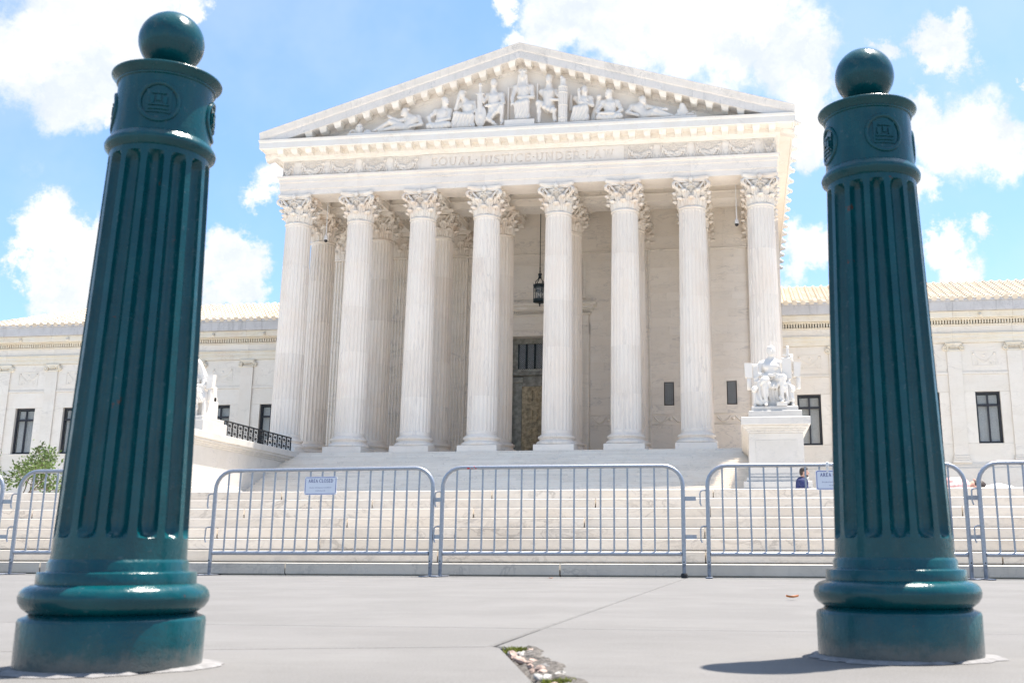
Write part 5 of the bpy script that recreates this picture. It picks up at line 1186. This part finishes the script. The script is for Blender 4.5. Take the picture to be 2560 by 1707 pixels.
# ================================================================== PEOPLE
def man():
    X, Y, Z = 15.47, 28., 1.004
    t = thing('person', 'bearded man in a navy t-shirt sitting sideways on the plaza, behind the barrier', 'person', (X, Y, Z))
    b = lambda dx, dy, dz: (X+dx, Y+dy, Z+dz)
    H = np.array(b(.06, 0, 1.25)); pr = [('e', H, (.098, .078, .118)), ('e', H+[.035, 0, -.06], (.06, .055, .065), .03), ('c', H+[.095, 0, .01], H+[.118, 0, -.025], .010, .016, .012), ('c', H+[.075, -.03, .03], H+[.075, .03, .03], .014, .014, .012), ('c', H+[.085, -.02, -.065], H+[.085, .02, -.065], .010, .010, .01),
          ('e', H+[-.005, -.078, -.005], (.026, .012, .034), .008), ('e', H+[-.005, .078, -.005], (.026, .012, .034), .008), ('c', H+[-.02, 0, -.08], b(0, 0, 1.06), .055, .06),
          ('c', b(0, -.17, 1.0), b(0, .17, 1.0), .07, .07, .06), ('c', b(0, 0, .98), b(-.03, 0, .55), .13, .14, .08)]
    for s_ in (-1, 1):
        pr += [('c', b(0, s_*.19, .99), b(.14, s_*.22, .73), .055, .042, .03), ('c', b(.14, s_*.22, .73), b(.38, s_*.10, .78), .04, .028, .03), ('e', b(.43, s_*.09, .79), (.045, .022, .04), .015)]
        for q in range(4): pr.append(('c', b(.45, s_*.09, .815-.017*q), b(.50-.005*q, s_*.075, .80-.017*q), .0095, .008, .006))
        pr.append(('c', b(.42, s_*.09, .82), b(.45, s_*.07, .85), .010, .009, .008))
        pr += [('c', b(-.02, s_*.09, .52), b(.42, s_*.12, .50), .085, .06, .05), ('c', b(.42, s_*.12, .50), b(.40, s_*.12, .08), .058, .038, .03), ('c', b(.40, s_*.12, .05), b(.56, s_*.12, .035), .04, .03, .02)]
    sdf_obj('body', pr, .011, M_skin, t, .03)
    sh = [('c', b(0, -.17, 1.0), b(0, .17, 1.0), .085, .085, .06), ('c', b(0, 0, 1.0), b(-.03, 0, .52), .15, .165, .08), ('c', b(0, 0, 1.04), b(0, 0, 1.0), .075, .1, .03)]
    for s_ in (-1, 1): sh.append(('c', b(0, s_*.19, .99), b(.10, s_*.215, .80), .075, .068, .04))
    sdf_obj('t_shirt', sh, .014, M_navy, t, .04, lambda Q: .006*np.sin(40*Q[..., 2]+25*Q[..., 0]+10*np.sin(20*Q[..., 1])))
    tr = []
    for s_ in (-1, 1): tr += [('c', b(-.03, s_*.09, .52), b(.42, s_*.12, .50), .105, .078, .04), ('c', b(.42, s_*.12, .50), b(.40, s_*.12, .12), .075, .06, .03)]
    sdf_obj('trousers', tr, .016, M_trouser, t, .04)
    sdf_obj('hair', [('e', H+[-.022, 0, .045], (.092, .085, .088)), ('e', H+[-.055, 0, -.01], (.06, .078, .08), .02), ('e', H+[.03, 0, .095], (.07, .065, .035), .03)], .01, M_hair, t, .02)
    sdf_obj('beard', [('e', H+[.05, 0, -.085], (.052, .058, .042)), ('c', H+[.0, -.07, -.03], H+[.05, -.045, -.09], .016, .024), ('c', H+[.0, .07, -.03], H+[.05, .045, -.09], .016, .024)], .009, M_hair, t, .015)
    bt = thing('bench', 'plain marble bench on the plaza under the sitting man', 'bench', (X, Y, Z))
    for nm_, r in (('seat', (X-.35, X+.25, Y-.9, Y+.9, Z+.34, Z+.435)), ('support', (X-.25, X+.15, Y-.7, Y-.5, Z+.001, Z+.338)), ('support', (X-.25, X+.15, Y+.5, Y+.7, Z+.001, Z+.338))): m = MB(); m.box(*r, .01); m.build(nm_, M_marble, bt)
man()
def lying():
    Y, Z = 15.4, 1.006
    t = thing('person', 'dark haired person in a pink and white shirt lying on the plaza edge', 'person', (17.0, Y, Z))
    b = lambda x, dy, dz: (x, Y+dy, Z+dz)
    H = np.array(b(17.12, 0, .10)); pr = [('e', H, (.115, .085, .095)), ('c', H+[-.08, 0, -.01], b(16.95, 0, .10), .052, .06), ('c', b(16.9, -.16, .11), b(16.9, .16, .11), .07, .07, .05), ('c', b(16.9, 0, .11), b(16.45, 0, .11), .115, .11, .06), ('c', H+[.0, 0, .09], H+[-.02, 0, .112], .010, .014, .01), ('e', H+[-.01, -.085, 0], (.03, .012, .024), .008)]
    for s_ in (-1, 1):
        pr += [('c', b(16.9, s_*.19, .10), b(16.62, s_*.27, .08), .05, .04, .03), ('c', b(16.62, s_*.27, .08), b(16.42, s_*.12, .22), .038, .028, .02), ('e', b(16.38, s_*.09, .235), (.045, .03, .02), .012)]
        for q in range(4): pr.append(('c', b(16.35, s_*(.065+.018*q), .24), b(16.29, s_*(.06+.018*q), .235), .0095, .008, .006))
        pr.append(('c', b(16.39, s_*.06, .24), b(16.36, s_*.03, .245), .010, .008, .006))
        pr += [('c', b(16.42, s_*.09, .11), b(15.98, s_*.10, .10), .08, .06, .04), ('c', b(15.98, s_*.10, .10), b(15.55, s_*.10, .07), .058, .04, .03), ('c', b(15.54, s_*.10, .07), b(15.50, s_*.12, .20), .038, .03, .02)]
    sdf_obj('body', pr, .012, M_skin, t, .03)
    sdf_obj('shirt', [('c', b(16.9, -.16, .115), b(16.9, .16, .115), .082, .082, .05), ('c', b(16.92, 0, .115), b(16.42, 0, .115), .128, .125, .06), ('c', b(16.9, -.19, .105), b(16.72, -.25, .09), .066, .06, .03), ('c', b(16.9, .19, .105), b(16.72, .25, .09), .066, .06, .03)], .014, M_pink, t, .04)
    sdf_obj('trousers', [('c', b(16.42, s_*.09, .115), b(15.62, s_*.10, .09), .098, .06, .04) for s_ in (-1, 1)], .016, M_trouser, t, .04)
    sdf_obj('hair', [('e', H+[.03, 0, .01], (.108, .094, .098)), ('e', H+[.05, 0, -.03], (.09, .1, .065), .03)], .011, M_hair, t, .02)
    m = MB(); V_, F_ = sculpt([('e', (17.42, Y, Z+.075), (.2, .14, .08)), ('e', (17.30, Y-.04, Z+.06), (.1, .1, .07))], .014, .05, lambda Q: .008*np.sin(30*Q[..., 0]+20*Q[..., 2])); m.v = V_.tolist(); m.f = F_
    tag(m.build('cloth_bag', M_cream, None, 60), 'crumpled white cloth bag lying by the head of the reclining person', 'bag')
lying()
# ================================================================== SHRUB
def shrub():
    t = thing('shrub', 'airy light green shrub on the plaza behind the leftmost barriers', 'shrub', (2.6, 16., 1.004)); tips = []
    def grow(stem, p, d, L, r, k):
        pts = [p]; q = Vector(p)
        for i in range(4):
            d = (d+Vector(rng.normal(size=3))*.16+Vector((0, 0, .05))).normalized(); q = q+d*L/4; pts.append(q.copy())
        stem.tube(pts, r, 5, r*.55)
        if k == 0: tips.append((pts[2], d)); tips.append((pts[-1], d)); tips.append((pts[3], d)); return
        for i in range(3 if k > 1 else 4):
            a = pts[2+(i % 3)]; grow(stem, a, (d+Vector(rng.normal(size=3))*.6).normalized(), L*.62, r*.55, k-1)
    for i in range(14): stem = MB(); a = rng.random()*2*PI; grow(stem, Vector((2.40+.34*math.cos(a), 16+.3*math.sin(a), 1.0)), Vector((.75*math.cos(a), .6*math.sin(a), 1.1)).normalized(), .40+.16*rng.random(), .011, 2); stem.build('stem', M_twig, t)
    lf = MB()
    for p, d in tips:
        for q in range(8):
            c = p+Vector(rng.normal(size=3))*.042; u = (d+Vector(rng.normal(size=3))*.8).normalized(); v = u.cross(Vector(rng.normal(size=3))).normalized(); n_ = u.cross(v); s_ = .026+.020*rng.random()
            if c.z < 1.03: continue
            lf.add([c, c+u*s_*.6+v*s_*.42+n_*.006, c+u*s_*1.5, c+u*s_*.6-v*s_*.42+n_*.006], [(0, 1, 2, 3)])
    tag(lf.build('foliage', M_leaf, t), kind='stuff')
shrub()
# ================================================================== SMALL THINGS ON THE SIDEWALK
def pebble(i, x, y, r, mat):
    V_, F_ = None, None; m = MB(); ph = rng.random(6)*6
    m.ball((0, 0, 0), r, 7, 5, (1+.4*rng.random(), .7+.3*rng.random(), .6)); m.v = [tuple(Vector(v)*(.78+.44*rng.random())) for v in m.v]
    me, c = m.mesh('pebble', mat, 22); o = inst(me, 'pebble', (x, y, -.007+r*.35), None, (rng.random()*.5, rng.random()*.5, rng.random()*6)); tag(o, 'small rounded pebble lying in the broken joint between the sidewalk slabs', 'pebble', 'pebbles in the broken joint')
for i in range(34):
    y = 2.43-.66*((i+.5)/34); x = 13.502+(2.462-y)*.3066+.010+.056*rng.random()
    pebble(i, x, y, .0055+.0065*rng.random()**1.4, M_peb[int(rng.choice([0, 0, 1, 1, 2]))])
def weed(label, x, y, n, rx):
    m = MB()
    for i in range(n):
        a, l = rng.random()*2*PI, .006+.011*rng.random(); b = Vector((x+rx*rng.normal()*.5, y+.013*rng.normal(), -.008)); d = Vector((math.cos(a)*.5, math.sin(a)*.5, 1)).normalized(); s_ = Vector((-d.y, d.x, 0)).normalized()*.0016
        m.add([b-s_, b+s_, b+d*l*.6+s_*.8, b+d*l+Vector((math.cos(a), math.sin(a), 0))*.006, b+d*l*.6-s_*.8], [(0, 1, 2, 3, 4)])
    tag(m.build('weed_tuft', M_grass), label, 'weed', 'weed tufts in the broken joint')
weed('small yellow green weed tuft at the far end of the broken joint', 13.542, 2.435, 190, .026)
weed('pale green weed tuft at the near edge of the picture in the broken joint', 13.735, 1.83, 170, .026)
def leaf_obj(label, x, y, s_, mat):
    m = MB(); P = [[(s_*(i/6-.5)*2, s_*.55*math.sin(PI*min(.97, max(.03, i/6)))*u, .006+.5*s_*abs(u)*.5+.25*s_*(i/6-.5)**2*4*.6) for u in (-1, -.5, 0, .5, 1)] for i in range(7)]
    m.loft(P, closed=False); o = m.build('fallen_leaf', mat, None, 60); o.location = (x, y, .012+s_*.2); o.rotation_euler = (0, 0, .5); tag(o, label, 'dry leaf', 'dry leaves on the sidewalk')
leaf_obj('curled orange dry leaf on the sidewalk left of the right bollard', 14.25, 5.39, .034, M_orange)
leaf_obj('tiny reddish dry leaf near the foot of the marble steps', 12.343, 9.69, .02, M_orange)
